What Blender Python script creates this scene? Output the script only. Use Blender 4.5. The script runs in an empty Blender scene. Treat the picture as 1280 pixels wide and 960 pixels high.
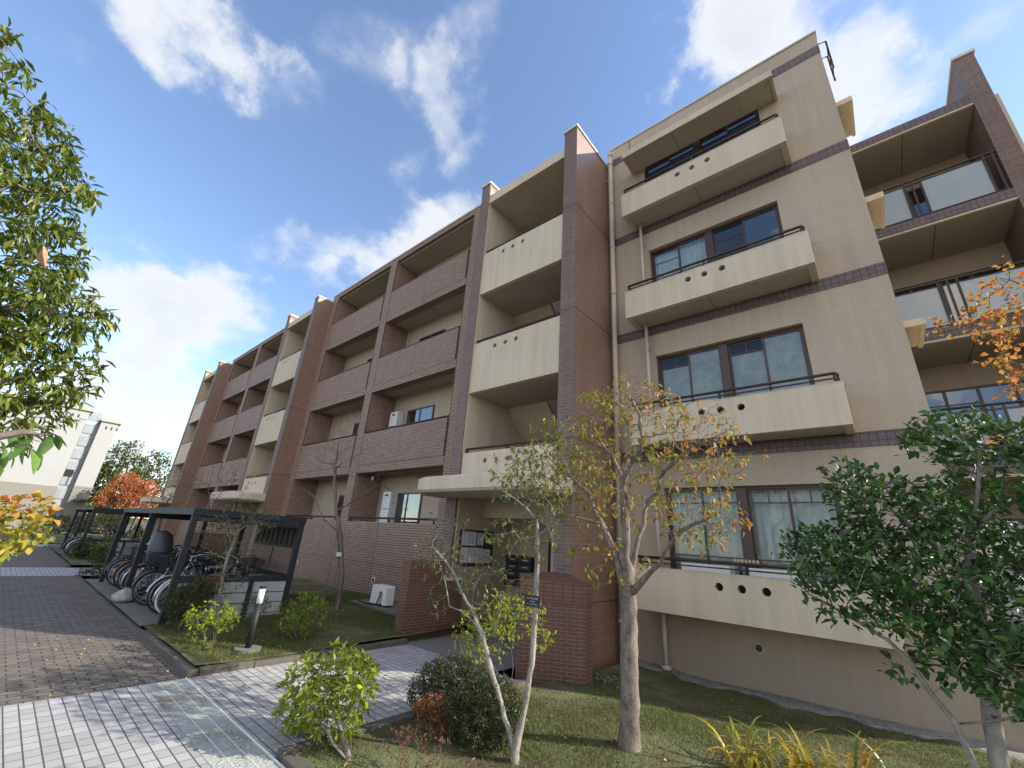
import bpy, bmesh, math, random
import numpy as np
from mathutils import Vector, Matrix
random.seed(7)
S = bpy.context.scene
COL = S.collection
# ---------------- camera (eye is the origin, ground at z = G) ----------------
G = -1.75
F_PX = 520.183
YAW, PITCH, ROLL = -0.7253, 0.3640, 0.0694
def cam_axes():
    f = np.array([math.sin(YAW)*math.cos(PITCH), math.cos(YAW)*math.cos(PITCH), math.sin(PITCH)])
    r = np.cross(f, [0, 0, 1.]); r /= np.linalg.norm(r); u = np.cross(r, f)
    return r*math.cos(ROLL)+u*math.sin(ROLL), -r*math.sin(ROLL)+u*math.cos(ROLL), f
CR, CU, CF = cam_axes()
def ray(u, v):
    return CR*(u-640)/F_PX - CU*(v-480)/F_PX + CF
def at(u, v, y):
    d = ray(u, v); return d*y/d[1]
def atx(u, v, x):
    d = ray(u, v); return d*x/d[0]
def atz(u, v, z):
    d = ray(u, v); return d*z/d[2]
cd = bpy.data.cameras.new('camera'); cam = bpy.data.objects.new('camera', cd); COL.objects.link(cam)
cd.sensor_width = 36; cd.lens = F_PX/1280*36; cd.clip_start = 0.05; cd.clip_end = 3000
cam.matrix_world = Matrix(((CR[0], CU[0], -CF[0], 0), (CR[1], CU[1], -CF[1], 0), (CR[2], CU[2], -CF[2], 0), (0, 0, 0, 1)))
S.camera = cam
# ---------------- light ----------------
SUN = Vector((1.0, 0.665, 0.68)).normalized()
elev = math.asin(SUN.z); azim = math.atan2(SUN.x, SUN.y)
sl = bpy.data.lights.new('sun', 'SUN'); so = bpy.data.objects.new('sun', sl); COL.objects.link(so)
sl.energy = 3.9; sl.angle = math.radians(0.5); sl.color = (1.0, 0.93, 0.80)
so.rotation_euler = SUN.to_track_quat('Z', 'Y').to_euler()
S.view_settings.view_transform = 'Standard'; S.view_settings.look = 'None'
S.view_settings.exposure = 1.1; S.view_settings.gamma = 1
try: S.view_settings.use_curve_mapping = False
except Exception: pass
W = bpy.data.worlds.new('World'); S.world = W; W.use_nodes = True
nt = W.node_tree; N = nt.nodes; L = nt.links
for n in list(N): N.remove(n)
def nd(t, **k):
    n = N.new(t)
    for a, b in k.items(): setattr(n, a, b)
    return n
def wmath(op, a, b=None, c=None, clamp=False):
    n = nd('ShaderNodeMath', operation=op); n.use_clamp = clamp
    for i, x in enumerate((a, b, c)):
        if x is None: continue
        if isinstance(x, (int, float)): n.inputs[i].default_value = x
        else: L.new(x, n.inputs[i])
    return n.outputs[0]
out = nd('ShaderNodeOutputWorld'); bg = nd('ShaderNodeBackground'); bg.inputs[1].default_value = 0.13
sky = nd('ShaderNodeTexSky', sky_type='NISHITA'); sky.sun_disc = False
sky.sun_elevation = elev; sky.sun_rotation = azim; sky.altitude = 50; sky.air_density = 1.0; sky.dust_density = 0.25; sky.ozone_density = 1.6
tc = nd('ShaderNodeTexCoord')
nrm = nd('ShaderNodeVectorMath', operation='NORMALIZE'); L.new(tc.outputs['Generated'], nrm.inputs[0])
wn = nd('ShaderNodeTexNoise'); wn.inputs['Scale'].default_value = 4.5; wn.inputs['Detail'].default_value = 6; wn.inputs['Roughness'].default_value = .6; L.new(nrm.outputs[0], wn.inputs['Vector'])
w1 = nd('ShaderNodeVectorMath', operation='SUBTRACT'); L.new(wn.outputs['Color'], w1.inputs[0]); w1.inputs[1].default_value = (.5, .5, .5)
w2 = nd('ShaderNodeVectorMath', operation='SCALE'); L.new(w1.outputs[0], w2.inputs[0]); w2.inputs['Scale'].default_value = .42
w3 = nd('ShaderNodeVectorMath', operation='ADD'); L.new(nrm.outputs[0], w3.inputs[0]); L.new(w2.outputs[0], w3.inputs[1])
wrp = nd('ShaderNodeVectorMath', operation='NORMALIZE'); L.new(w3.outputs[0], wrp.inputs[0])
sp = nd('ShaderNodeSeparateXYZ'); L.new(nrm.outputs[0], sp.inputs[0])
zz = wmath('ADD', wmath('MAXIMUM', sp.outputs[2], 0.0), 0.22)
cb = nd('ShaderNodeCombineXYZ'); L.new(wmath('DIVIDE', sp.outputs[0], zz), cb.inputs[0]); L.new(wmath('DIVIDE', sp.outputs[1], zz), cb.inputs[1])
n1 = nd('ShaderNodeTexNoise'); n1.inputs['Scale'].default_value = 1.5; n1.inputs['Detail'].default_value = 10; n1.inputs['Roughness'].default_value = 0.56; n1.inputs['Distortion'].default_value = 0.15
L.new(cb.outputs[0], n1.inputs['Vector'])
n2 = nd('ShaderNodeTexNoise'); n2.inputs['Scale'].default_value = 3.2; n2.inputs['Detail'].default_value = 8; n2.inputs['Roughness'].default_value = 0.6
L.new(cb.outputs[0], n2.inputs['Vector'])
blobs = [(200,455,80,.21),(120,505,80,.19),(60,560,80,.13),(150,415,50,.16),(255,372,42,.20),(330,410,30,.12),(290,480,40,.1),(120,5,110,.17),(40,60,60,.14),(275,85,48,.24),(220,40,50,.12),
 (578,125,36,.15),(500,90,18,.08),(490,250,48,.18),(560,275,40,.17),(415,302,26,.18),(400,352,26,.16),(490,310,35,.16),(130,245,50,.15),(195,255,22,.1),(345,290,26,.08),
 (850,40,50,.20),(885,105,60,.24),(840,90,36,.14),(1000,50,90,.16),(1120,50,100,.17),(1240,70,60,.12),(930,25,50,.16),(700,200,40,.1),(1040,110,60,.2),(120,340,40,.16),(640,15,60,.06)]
acc = None
for (u, v, r, w) in blobs:
    d = ray(u, v); dl = np.linalg.norm(d); d = d/dl
    ang = r/F_PX/dl*1.25
    dt = nd('ShaderNodeVectorMath', operation='DOT_PRODUCT'); L.new(wrp.outputs[0], dt.inputs[0]); dt.inputs[1].default_value = tuple(d)
    mr = nd('ShaderNodeMapRange', interpolation_type='SMOOTHSTEP'); L.new(dt.outputs['Value'], mr.inputs[0])
    mr.inputs[1].default_value = math.cos(ang*1.35); mr.inputs[2].default_value = 1.0; mr.inputs[3].default_value = 0; mr.inputs[4].default_value = w*1.15
    acc = mr.outputs[0] if acc is None else wmath('ADD', acc, mr.outputs[0])
# unseen bright cloud added behind the camera to light the shaded facade
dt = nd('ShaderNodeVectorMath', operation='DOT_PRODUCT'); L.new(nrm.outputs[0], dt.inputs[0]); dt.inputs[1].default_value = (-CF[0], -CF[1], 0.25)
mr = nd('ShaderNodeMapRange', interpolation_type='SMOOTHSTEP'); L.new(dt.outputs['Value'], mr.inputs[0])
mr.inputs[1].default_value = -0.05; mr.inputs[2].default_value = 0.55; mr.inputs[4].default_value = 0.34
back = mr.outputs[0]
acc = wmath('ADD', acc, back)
dens = wmath('ADD', wmath('ADD', wmath('MULTIPLY', wmath('SUBTRACT', n1.outputs[0], .5), 1.9), wmath('MULTIPLY', wmath('SUBTRACT', n2.outputs[0], .5), 0.9)), acc)
cm = nd('ShaderNodeMapRange', interpolation_type='SMOOTHERSTEP'); L.new(dens, cm.inputs[0])
cm.inputs[1].default_value = 0.16; cm.inputs[2].default_value = 0.66; cm.inputs[3].default_value = 0.0; cm.inputs[4].default_value = 0.9
shade = nd('ShaderNodeMapRange'); L.new(dens, shade.inputs[0]); shade.inputs[1].default_value = 0.3; shade.inputs[2].default_value = .9; shade.inputs[3].default_value = 1.0; shade.inputs[4].default_value = 0.84
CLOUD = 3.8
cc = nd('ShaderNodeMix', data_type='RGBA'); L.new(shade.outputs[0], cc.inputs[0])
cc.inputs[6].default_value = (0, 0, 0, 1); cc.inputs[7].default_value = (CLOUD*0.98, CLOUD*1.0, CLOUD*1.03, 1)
gain = nd('ShaderNodeMix', data_type='RGBA', blend_type='MULTIPLY'); gain.inputs[0].default_value = 1
L.new(sky.outputs[0], gain.inputs[6]); gain.inputs[7].default_value = (1.12, 1.10, 1.14, 1)
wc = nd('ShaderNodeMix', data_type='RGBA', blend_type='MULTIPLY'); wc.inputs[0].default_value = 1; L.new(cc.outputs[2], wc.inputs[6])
bk = nd('ShaderNodeMix', data_type='RGBA'); L.new(wmath('MULTIPLY', back, 2.9, clamp=True), bk.inputs[0]); bk.inputs[6].default_value = (1, 1, 1, 1); bk.inputs[7].default_value = (2.6, 2.28, 1.9, 1); L.new(bk.outputs[2], wc.inputs[7])  # extra brightness and warmth for the added cloud, as fill on the facade
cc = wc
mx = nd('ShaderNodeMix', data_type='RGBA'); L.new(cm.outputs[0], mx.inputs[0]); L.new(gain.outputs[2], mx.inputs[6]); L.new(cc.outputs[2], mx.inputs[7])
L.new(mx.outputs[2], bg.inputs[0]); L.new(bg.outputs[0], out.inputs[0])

# ---------------- materials ----------------
MATS = {}
class NT:
    def __init__(s, name):
        s.m = bpy.data.materials.new(name); s.m.use_nodes = True
        s.t = s.m.node_tree; s.N = s.t.nodes; s.L = s.t.links
        s.b = s.N['Principled BSDF']; s.o = s.N['Material Output']
    def n(s, t, ins=None, **k):
        x = s.N.new(t)
        for a, b in k.items(): setattr(x, a, b)
        for a, b in (ins or {}).items(): s.set(x, a, b)
        return x
    def set(s, x, a, b):
        if hasattr(b, 'is_linked') or isinstance(b, bpy.types.NodeSocket): s.L.new(b, x.inputs[a])
        else: x.inputs[a].default_value = b
    def math(s, op, a, b=0.0, c=0.0, clamp=False):
        x = s.n('ShaderNodeMath', {0: a, 1: b, 2: c}, operation=op); x.use_clamp = clamp; return x.outputs[0]
    def mix(s, f, a, b, bt='MIX'):
        x = s.n('ShaderNodeMix', {0: f, 6: a, 7: b}, data_type='RGBA', blend_type=bt); return x.outputs[2]
    def noise(s, scale, detail=4, rough=.55, vec=None, dist=0):
        x = s.n('ShaderNodeTexNoise', {'Scale': scale, 'Detail': detail, 'Roughness': rough, 'Distortion': dist})
        s.L.new(vec if vec is not None else s.obj(), x.inputs['Vector']); return x.outputs[0]
    def obj(s):
        if not hasattr(s, '_o'): s._o = s.n('ShaderNodeTexCoord')
        return s._o.outputs['Object']
    def uv(s):
        s.obj(); return s._o.outputs['UV']
    def ramp(s, f, stops):
        x = s.n('ShaderNodeValToRGB', {0: f}); e = x.color_ramp.elements
        e[0].position, e[0].color = stops[0][0], (*stops[0][1], 1); e[1].position, e[1].color = stops[-1][0], (*stops[-1][1], 1)
        for p, c in stops[1:-1]:
            q = e.new(p); q.color = (*c, 1)
        return x.outputs[0]
    def rng(s, v, a, b, c=0., d=1.):
        return s.n('ShaderNodeMapRange', {0: v, 1: a, 2: b, 3: c, 4: d}).outputs[0]
    def bump(s, h, strength=.4, dist=.01):
        x = s.n('ShaderNodeBump', {'Height': h, 'Strength': strength, 'Distance': dist}); s.L.new(x.outputs[0], s.b.inputs['Normal'])
def c3(c): return (*c, 1)
def plain(name, col, rough=.6, metal=0., var=.12, bump=.15, scale=30, spec=.5):
    if name in MATS: return MATS[name]
    a = NT(name); n = a.noise(scale, 5)
    n2 = a.noise(1.3, 4, .6)
    f = a.math('ADD', a.math('MULTIPLY', n, .5), a.math('MULTIPLY', n2, .5))
    c = a.mix(a.rng(f, .3, .7), c3([x*(1-var) for x in col]), c3([min(1, x*(1+var)) for x in col]))
    a.L.new(c, a.b.inputs['Base Color']); a.b.inputs['Roughness'].default_value = rough; a.b.inputs['Metallic'].default_value = metal
    a.b.inputs['Specular IOR Level'].default_value = spec
    if bump: a.bump(n, bump, .004)
    MATS[name] = a.m; return a.m
def stucco(name, col, grain=55, stain=.30):
    a = NT(name)
    g = a.noise(grain, 3, .6); g2 = a.noise(grain*2.6, 2, .5)
    # rain streaks: noise stretched vertically
    mp = a.n('ShaderNodeMapping', {'Vector': a.obj(), 'Scale': (7, 7, .35)})
    st = a.noise(1.0, 5, .6, mp.outputs[0]); big = a.noise(.55, 4, .6)
    s = a.rng(a.math('ADD', a.math('MULTIPLY', st, .6), a.math('MULTIPLY', big, .4)), .42, .63, 0, stain)
    c = a.mix(s, c3(col), c3([col[0]*.55, col[1]*.53, col[2]*.5]))
    c = a.mix(a.rng(g, .35, .65, 0, .22), c, c3([x*.72 for x in col]))
    a.L.new(c, a.b.inputs['Base Color']); a.b.inputs['Roughness'].default_value = .85
    a.bump(a.math('ADD', g, a.math('MULTIPLY', g2, .5)), .7, .012)
    MATS[name] = a.m; return a.m
def brick(name, c1, c2, mortar, w=.227, h=.067, m=.008, offset=.5, rough=.45, swap=False, bump=.5, stain=.35, spec=.4):
    a = NT(name); vec = a.uv()
    if swap:
        sx = a.n('ShaderNodeSeparateXYZ', {0: vec}); cx = a.n('ShaderNodeCombineXYZ', {0: sx.outputs[1], 1: sx.outputs[0]}); vec = cx.outputs[0]
    b = a.n('ShaderNodeTexBrick', {'Vector': vec, 'Color1': c3(c1), 'Color2': c3(c2), 'Mortar': c3(mortar), 'Scale': 1.0, 'Mortar Size': m, 'Mortar Smooth': .15, 'Bias': 0, 'Brick Width': w, 'Row Height': h})
    b.offset = offset; b.squash = 1
    big = a.noise(.8, 5, .65); fine = a.noise(60, 3)
    mp = a.n('ShaderNodeMapping', {'Vector': a.obj(), 'Scale': (5, 5, .3)}); st = a.noise(1.0, 4, .6, mp.outputs[0])
    s = a.rng(a.math('ADD', a.math('MULTIPLY', big, .5), a.math('MULTIPLY', st, .5)), .36, .68, 0, stain)
    c = a.mix(s, b.outputs[0], c3([x*.45 for x in c1])); c = a.mix(a.rng(fine, .3, .7, 0, .2), c, c3([x*.6 for x in c1]))
    a.L.new(c, a.b.inputs['Base Color']); a.b.inputs['Roughness'].default_value = rough; a.b.inputs['Specular IOR Level'].default_value = spec
    hgt = a.math('ADD', a.math('MULTIPLY', b.outputs[1], -1.0), a.math('MULTIPLY', fine, .25)); a.bump(hgt, bump, .006)
    MATS[name] = a.m; return a.m
def glass(name, tint=(.80, .84, .85), refl=-.01, opac=0.0, rough=.02):
    a = NT(name); a.N.remove(a.b)
    tr = a.n('ShaderNodeBsdfTransparent', {0: c3(tint)}); gl = a.n('ShaderNodeBsdfGlossy', {'Color': (1, 1, 1, 1), 'Roughness': rough})
    w = a.noise(1.7, 2); bp = a.n('ShaderNodeBump', {'Height': w, 'Strength': .06, 'Distance': .05}); a.L.new(bp.outputs[0], gl.inputs['Normal'])
    fr = a.n('ShaderNodeFresnel', {'IOR': 1.5}); f = a.math('ADD', a.math('MULTIPLY', fr.outputs[0], .75), refl, clamp=True)
    m = a.n('ShaderNodeMixShader'); a.L.new(f, m.inputs[0]); a.L.new(tr.outputs[0], m.inputs[1]); a.L.new(gl.outputs[0], m.inputs[2])
    a.L.new(m.outputs[0], a.o.inputs[0]); MATS[name] = a.m; return a.m
def leafmat(name, stops, gloss=.35, trans=.45, spec=.4):
    a = NT(name)
    at_ = a.n('ShaderNodeAttribute', attribute_name='tone')
    c = a.ramp(at_.outputs['Fac'], stops)
    a.L.new(c, a.b.inputs['Base Color']); a.b.inputs['Roughness'].default_value = gloss; a.b.inputs['Specular IOR Level'].default_value = spec
    tl = a.n('ShaderNodeBsdfTranslucent'); c2 = a.mix(1.0, c, (1.0, 1.0, .6, 1), 'MULTIPLY'); a.L.new(c2, tl.inputs[0])
    m = a.n('ShaderNodeMixShader', {0: trans}); a.L.new(a.b.outputs[0], m.inputs[1]); a.L.new(tl.outputs[0], m.inputs[2])
    a.L.new(m.outputs[0], a.o.inputs[0]); MATS[name] = a.m; return a.m

M_wall = stucco('wall_render', (.475, .38, .29))
M_lower = stucco('lower_wall_render', (.36, .285, .21), 40, .3)
M_cream = stucco('cream_render', (.61, .51, .385), 48, .36)
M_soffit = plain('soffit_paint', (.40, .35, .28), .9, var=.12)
M_coping = plain('coping_metal', (.58, .53, .46), .6, var=.1)
M_brick = brick('facade_brick_tile', (.32, .215, .165), (.40, .275, .215), (.14, .09, .068), m=.011, spec=.2, rough=.6)
M_brick2 = brick('pillar_brick_tile', (.165, .112, .10), (.215, .15, .13), (.30, .24, .19), m=.006, spec=.2, rough=.6)
M_side = brick('side_wall_tile', (.225, .125, .088), (.27, .152, .108), (.36, .26, .19), w=.067, h=.227, m=.005, offset=.0, spec=.6, rough=.35)
M_band = brick('band_tile', (.135, .095, .10), (.17, .125, .125), (.05, .035, .035), w=.105, h=.12, m=.007, offset=0)
M_lowbrick = brick('low_wall_tile', (.125, .055, .040), (.16, .072, .052), (.22, .165, .14), w=.15, h=.05, m=.005, bump=.6)
M_lowcap = brick('low_wall_cap_tile', (.17, .08, .058), (.20, .10, .072), (.06, .035, .026), w=.12, h=.055, m=.006, offset=0, bump=.6)
M_rail = plain('dark_brown_metal', (.045, .032, .027), .35, .5, var=.1, bump=0)
M_frame = plain('window_frame_bronze', (.075, .05, .042), .4, .4, bump=0)
M_black = plain('black_metal', (.016, .019, .024), .6, .3, var=.2, bump=0)
M_dark = plain('dark_void', (.02, .017, .015), .9, bump=0)
M_room = plain('dim_room_paint', (.22, .2, .17), .9, bump=0)
M_pipe = plain('downpipe_plastic', (.47, .40, .34), .5, var=.1, bump=0)
M_joint = plain('sealant_joint', (.05, .035, .03), .8, bump=0)
M_white = plain('white_plastic', (.72, .72, .70), .4, var=.05, bump=0)
M_glass = glass('window_glass')
M_glassd = glass('dark_window_glass', (.25, .28, .3), .12)
M_rglass = plain('frosted_balcony_glass', (.40, .45, .47), .12, bump=0, var=.05, scale=2)
M_rglass.node_tree.nodes['Principled BSDF'].inputs['Alpha'].default_value = .8
M_curtain = plain('lace_curtain', (.84, .82, .76), .9, var=.12, scale=9, bump=.1)
M_film = plain('privacy_film', (.60, .59, .56), .4, var=.3, scale=6, bump=1.0)
M_paper = plain('notice_paper', (.6, .62, .66), .8, bump=0)

# ---------------- mesh helpers ----------------
def uvbox(me):
    n = len(me.polygons)
    if n == 0: return
    uvl = me.uv_layers.new(name='UVMap')
    li = np.empty(len(me.loops), int); me.loops.foreach_get('vertex_index', li)
    co = np.empty(len(me.vertices)*3); me.vertices.foreach_get('co', co); co = co.reshape(-1, 3)
    nr = np.empty(n*3); me.polygons.foreach_get('normal', nr); nr = np.abs(nr.reshape(-1, 3))
    tot = np.empty(n, int); me.polygons.foreach_get('loop_total', tot)
    pn = np.repeat(nr, tot, axis=0); P = co[li]
    uv = np.empty((len(li), 2))
    zz = (pn[:, 2] > pn[:, 0]) & (pn[:, 2] > pn[:, 1]); xx = (~zz) & (pn[:, 0] >= pn[:, 1]); yy = (~zz) & (~xx)
    uv[zz] = P[zz][:, :2]; uv[xx] = P[xx][:, 1:]; uv[yy] = P[yy][:, [0, 2]]
    uvl.data.foreach_set('uv', uv.ravel())
def wloc(o):
    v = Vector((0, 0, 0))
    while o is not None: v += o.location; o = o.parent
    return v
class MB:
    def __init__(s): s.v = []; s.f = []
    def add(s, vs, fs):
        k = len(s.v); s.v += [tuple(float(c) for c in p) for p in vs]; s.f += [tuple(i+k for i in f) for f in fs]; return s
    def box(s, x0, x1, y0, y1, z0, z1):
        if x0 > x1: x0, x1 = x1, x0
        if y0 > y1: y0, y1 = y1, y0
        if z0 > z1: z0, z1 = z1, z0
        return s.add([(x0,y0,z0),(x1,y0,z0),(x1,y1,z0),(x0,y1,z0),(x0,y0,z1),(x1,y0,z1),(x1,y1,z1),(x0,y1,z1)],
              [(0,3,2,1),(4,5,6,7),(0,1,5,4),(1,2,6,5),(2,3,7,6),(3,0,4,7)])
    def prism(s, poly, z0, z1):
        n = len(poly); vs = [(x, y, z0) for x, y in poly]+[(x, y, z1) for x, y in poly]
        return s.add(vs, [tuple(range(n-1, -1, -1)), tuple(range(n, 2*n))]+[(i, (i+1) % n, n+(i+1) % n, n+i) for i in range(n)])
    def hexa(s, p):  # 8 points: bottom 4 ccw, top 4
        return s.add(p, [(0,3,2,1),(4,5,6,7),(0,1,5,4),(1,2,6,5),(2,3,7,6),(3,0,4,7)])
    def tube(s, path, r, n=8, cap=True):
        path = [Vector(p) for p in path]; rs = r if isinstance(r, (list, tuple)) else [r]*len(path)
        rings = []; ref = None
        for i, p in enumerate(path):
            d = (path[min(i+1, len(path)-1)]-path[max(i-1, 0)]).normalized()
            if ref is None: ref = Vector((0, 0, 1)) if abs(d.z) < .9 else Vector((1, 0, 0))
            a = d.cross(ref).normalized(); b = d.cross(a).normalized(); ref = -b if False else ref
            rings.append([p+(a*math.cos(t)+b*math.sin(t))*rs[i] for t in [2*math.pi*k/n for k in range(n)]])
        k = len(path); vs = [q for g in rings for q in g]; fs = []
        for i in range(k-1):
            for j in range(n):
                fs.append((i*n+j, i*n+(j+1) % n, (i+1)*n+(j+1) % n, (i+1)*n+j))
        if cap: fs += [tuple(range(n-1, -1, -1)), tuple((k-1)*n+j for j in range(n))]
        return s.add(vs, fs)
    def torus(s, c, R, r, axis='x', n=28, m=6, a0=0, a1=2*math.pi):
        full = abs(a1-a0-2*math.pi) < 1e-6; vs = []; fs = []; cnt = n if full else n+1
        for i in range(cnt):
            t = a0+(a1-a0)*i/n
            for j in range(m):
                q = 2*math.pi*j/m; rr = R+r*math.cos(q); h = r*math.sin(q)
                if axis == 'x': vs.append((c[0]+h, c[1]+rr*math.cos(t), c[2]+rr*math.sin(t)))
                elif axis == 'y': vs.append((c[0]+rr*math.cos(t), c[1]+h, c[2]+rr*math.sin(t)))
                else: vs.append((c[0]+rr*math.cos(t), c[1]+rr*math.sin(t), c[2]+h))
        for i in range(n):
            for j in range(m):
                a = i*m; b = ((i+1) % cnt)*m
                fs.append((a+j, a+(j+1) % m, b+(j+1) % m, b+j))
        return s.add(vs, fs)
    def build(s, name, mat, parent=None, smooth=False, bevel=0, fix=True):
        me = bpy.data.meshes.new(name)
        off = wloc(parent) if parent is not None else Vector((0, 0, 0))
        me.from_pydata([(x-off.x, y-off.y, z-off.z) for x, y, z in s.v], [], s.f)
        if fix:
            bm = bmesh.new(); bm.from_mesh(me)
            if bevel:
                bmesh.ops.bevel(bm, geom=list(bm.edges), offset=bevel, segments=2, affect='EDGES', profile=.6)
            bmesh.ops.recalc_face_normals(bm, faces=bm.faces); bm.to_mesh(me); bm.free()
        uvbox(me)
        if smooth:
            me.polygons.foreach_set('use_smooth', [True]*len(me.polygons))
        me.materials.append(mat); o = bpy.data.objects.new(name, me); COL.objects.link(o)
        if parent is not None: o.parent = parent
        return o
def thing(name, label, cat, loc=(0, 0, 0), group=None):
    o = bpy.data.objects.new(name, None); o.location = loc; o.empty_display_size = .2; COL.objects.link(o)
    o['label'] = label; o['category'] = cat
    if group: o['group'] = group
    return o
def grilles(mb, parent):
    for (x, y, z, r) in mb.holes:
        g = MB(); g.add([(x+r*1.2*math.cos(t), y, z+r*1.2*math.sin(t)) for t in [i*math.pi/10 for i in range(20)]], [tuple(range(20))]); g.build('drain_grille', M_dark, parent)
def tag(o, label, cat, group=None):
    o['label'] = label; o['category'] = cat
    if group: o['group'] = group
    return o
def struct(o): o['kind'] = 'structure'; return o
def dup(o, parent=None):
    c = o.copy(); COL.objects.link(c)
    if parent is not None: c.parent = parent
    for ch in list(o.children): dup(ch, c)
    return c
def holed_panel(mb, x0, x1, z0, z1, y, thick, holes, r):
    """vertical panel in the XZ plane with round through holes"""
    cs = sorted(holes); zc = cs[0][1]; h = r*1.35; xs = [x0]
    ya, yb = y, y+thick; n = 16
    def q(xa, xb, za, zb):
        for yy in (ya, yb): mb.add([(xa, yy, za), (xb, yy, za), (xb, yy, zb), (xa, yy, zb)], [(0, 1, 2, 3)])
    q(x0, x1, z0, zc-h); q(x0, x1, zc+h, z1)
    cur = x0
    for (hx, hz) in cs:
        q(cur, hx-h, zc-h, zc+h); cur = hx+h
        for yy in (ya, yb):
            sq = []; ci = []
            for k in range(n):
                t = 2*math.pi*(k+.5)/n; m = max(abs(math.cos(t)), abs(math.sin(t)))
                sq.append((hx+h*math.cos(t)/m, yy, zc+h*math.sin(t)/m)); ci.append((hx+r*math.cos(t), yy, zc+r*math.sin(t)))
            mb.add(sq+ci, [(k, (k+1) % n, n+(k+1) % n, n+k) for k in range(n)])
            co = [(hx-h, yy, zc-h), (hx+h, yy, zc-h), (hx+h, yy, zc+h), (hx-h, yy, zc+h)]
            # fill the small corner triangles of the square
            for sx, sz in ((1, 1), (-1, 1), (-1, -1), (1, -1)):
                pts = [p for p in sq if (p[0]-hx)*sx > 0 and (p[2]-zc)*sz > 0]
                pv = max(pts, key=lambda p: abs(p[0]-hx)-abs(p[2]-zc)); ph = max(pts, key=lambda p: abs(p[2]-zc)-abs(p[0]-hx))
                a = [p for p in pts if abs(abs(p[0]-hx)-h) < 1e-6]; b = [p for p in pts if abs(abs(p[2]-zc)-h) < 1e-6]
                if a and b:
                    pa = max(a, key=lambda p: abs(p[2]-zc)); pb = max(b, key=lambda p: abs(p[0]-hx))
                    if pa != pb: mb.add([(hx+sx*h, yy, zc+sz*h), pa, pb], [(0, 1, 2)])
        vs = []
        for yy in (ya, yb):
            for k in range(n):
                t = 2*math.pi*(k+.5)/n; vs.append((hx+r*math.cos(t), yy, zc+r*math.sin(t)))
        mb.add(vs, [(k, (k+1) % n, n+(k+1) % n, n+k) for k in range(n)])
    q(cur, x1, zc-h, zc+h)
    for (hx, hz) in cs: mb.holes = getattr(mb, 'holes', [])+[(hx, yb+.004, zc, r)]
    mb.add([(x0,ya,z0),(x1,ya,z0),(x1,yb,z0),(x0,yb,z0),(x0,ya,z1),(x1,ya,z1),(x1,yb,z1),(x0,yb,z1)], [(0,3,2,1),(4,5,6,7),(1,2,6,5),(3,0,4,7)])
    return mb
# ================= the apartment building =================
B = thing('apartment_building', 'long four-storey apartment building in beige render and brown brick tile with rows of balconies', 'apartment building', (-14, 9, G))
XR, YE, XP1, XP2, YP = 0.832, 8.43, -4.645, -4.265, 6.69
ZB = [-.898+2.9*k for k in range(4)]
WT = [1.222+2.9*k for k in range(4)]
XWL, XWR = -3.23, -.464
HW = 1.75
# end wall: strips around the four window openings
m = MB(); XC = -1.85
zs = [-1.98]+sum([[w-HW, w] for w in WT], [])+[11.125]
m.box(XP2, XWL, YE, YE+.25, -1.98, 11.125); m.box(XWR, XR, YE, YE+.25, -1.98, 11.125)
for i in range(0, 9, 2):
    m.box(XWL, XWR, YE, YE+.25, zs[i], zs[i+1])
m.box(XR-.25, XR, YE+.25, 17, -1.98, 11.125)
m.build('end_wall', M_wall, B)
MB().box(XP2+.0, XR+.004, YE-.006, YE+.002, -1.99, -.98).build('plinth', M_lower, B)
MB().box(-3.6, -3.585, YE-.004, YE+.002, 10.7, 11.12).build('wall_joint', M_joint, B)
MB().box(XP2, XR+.03, YE-.03, YE+.3, 11.1, 11.14).build('coping', M_coping, B)
for z in [ZB[k] for k in (1, 2, 3)]+[10.68]:
    MB().box(XP2, XR+.006, YE-.012, YE+.1, z-.24, z).build('tile_band', M_band, B)
# core of the building behind the balconies
m = MB(); m.box(-36.2, XP2, 9.9, 17, -1.98, 10.3); m.box(XP2, XR-.26, 10.2, 17, -1.98, 10.9); m.build('rear_block', M_wall, B)
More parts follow.
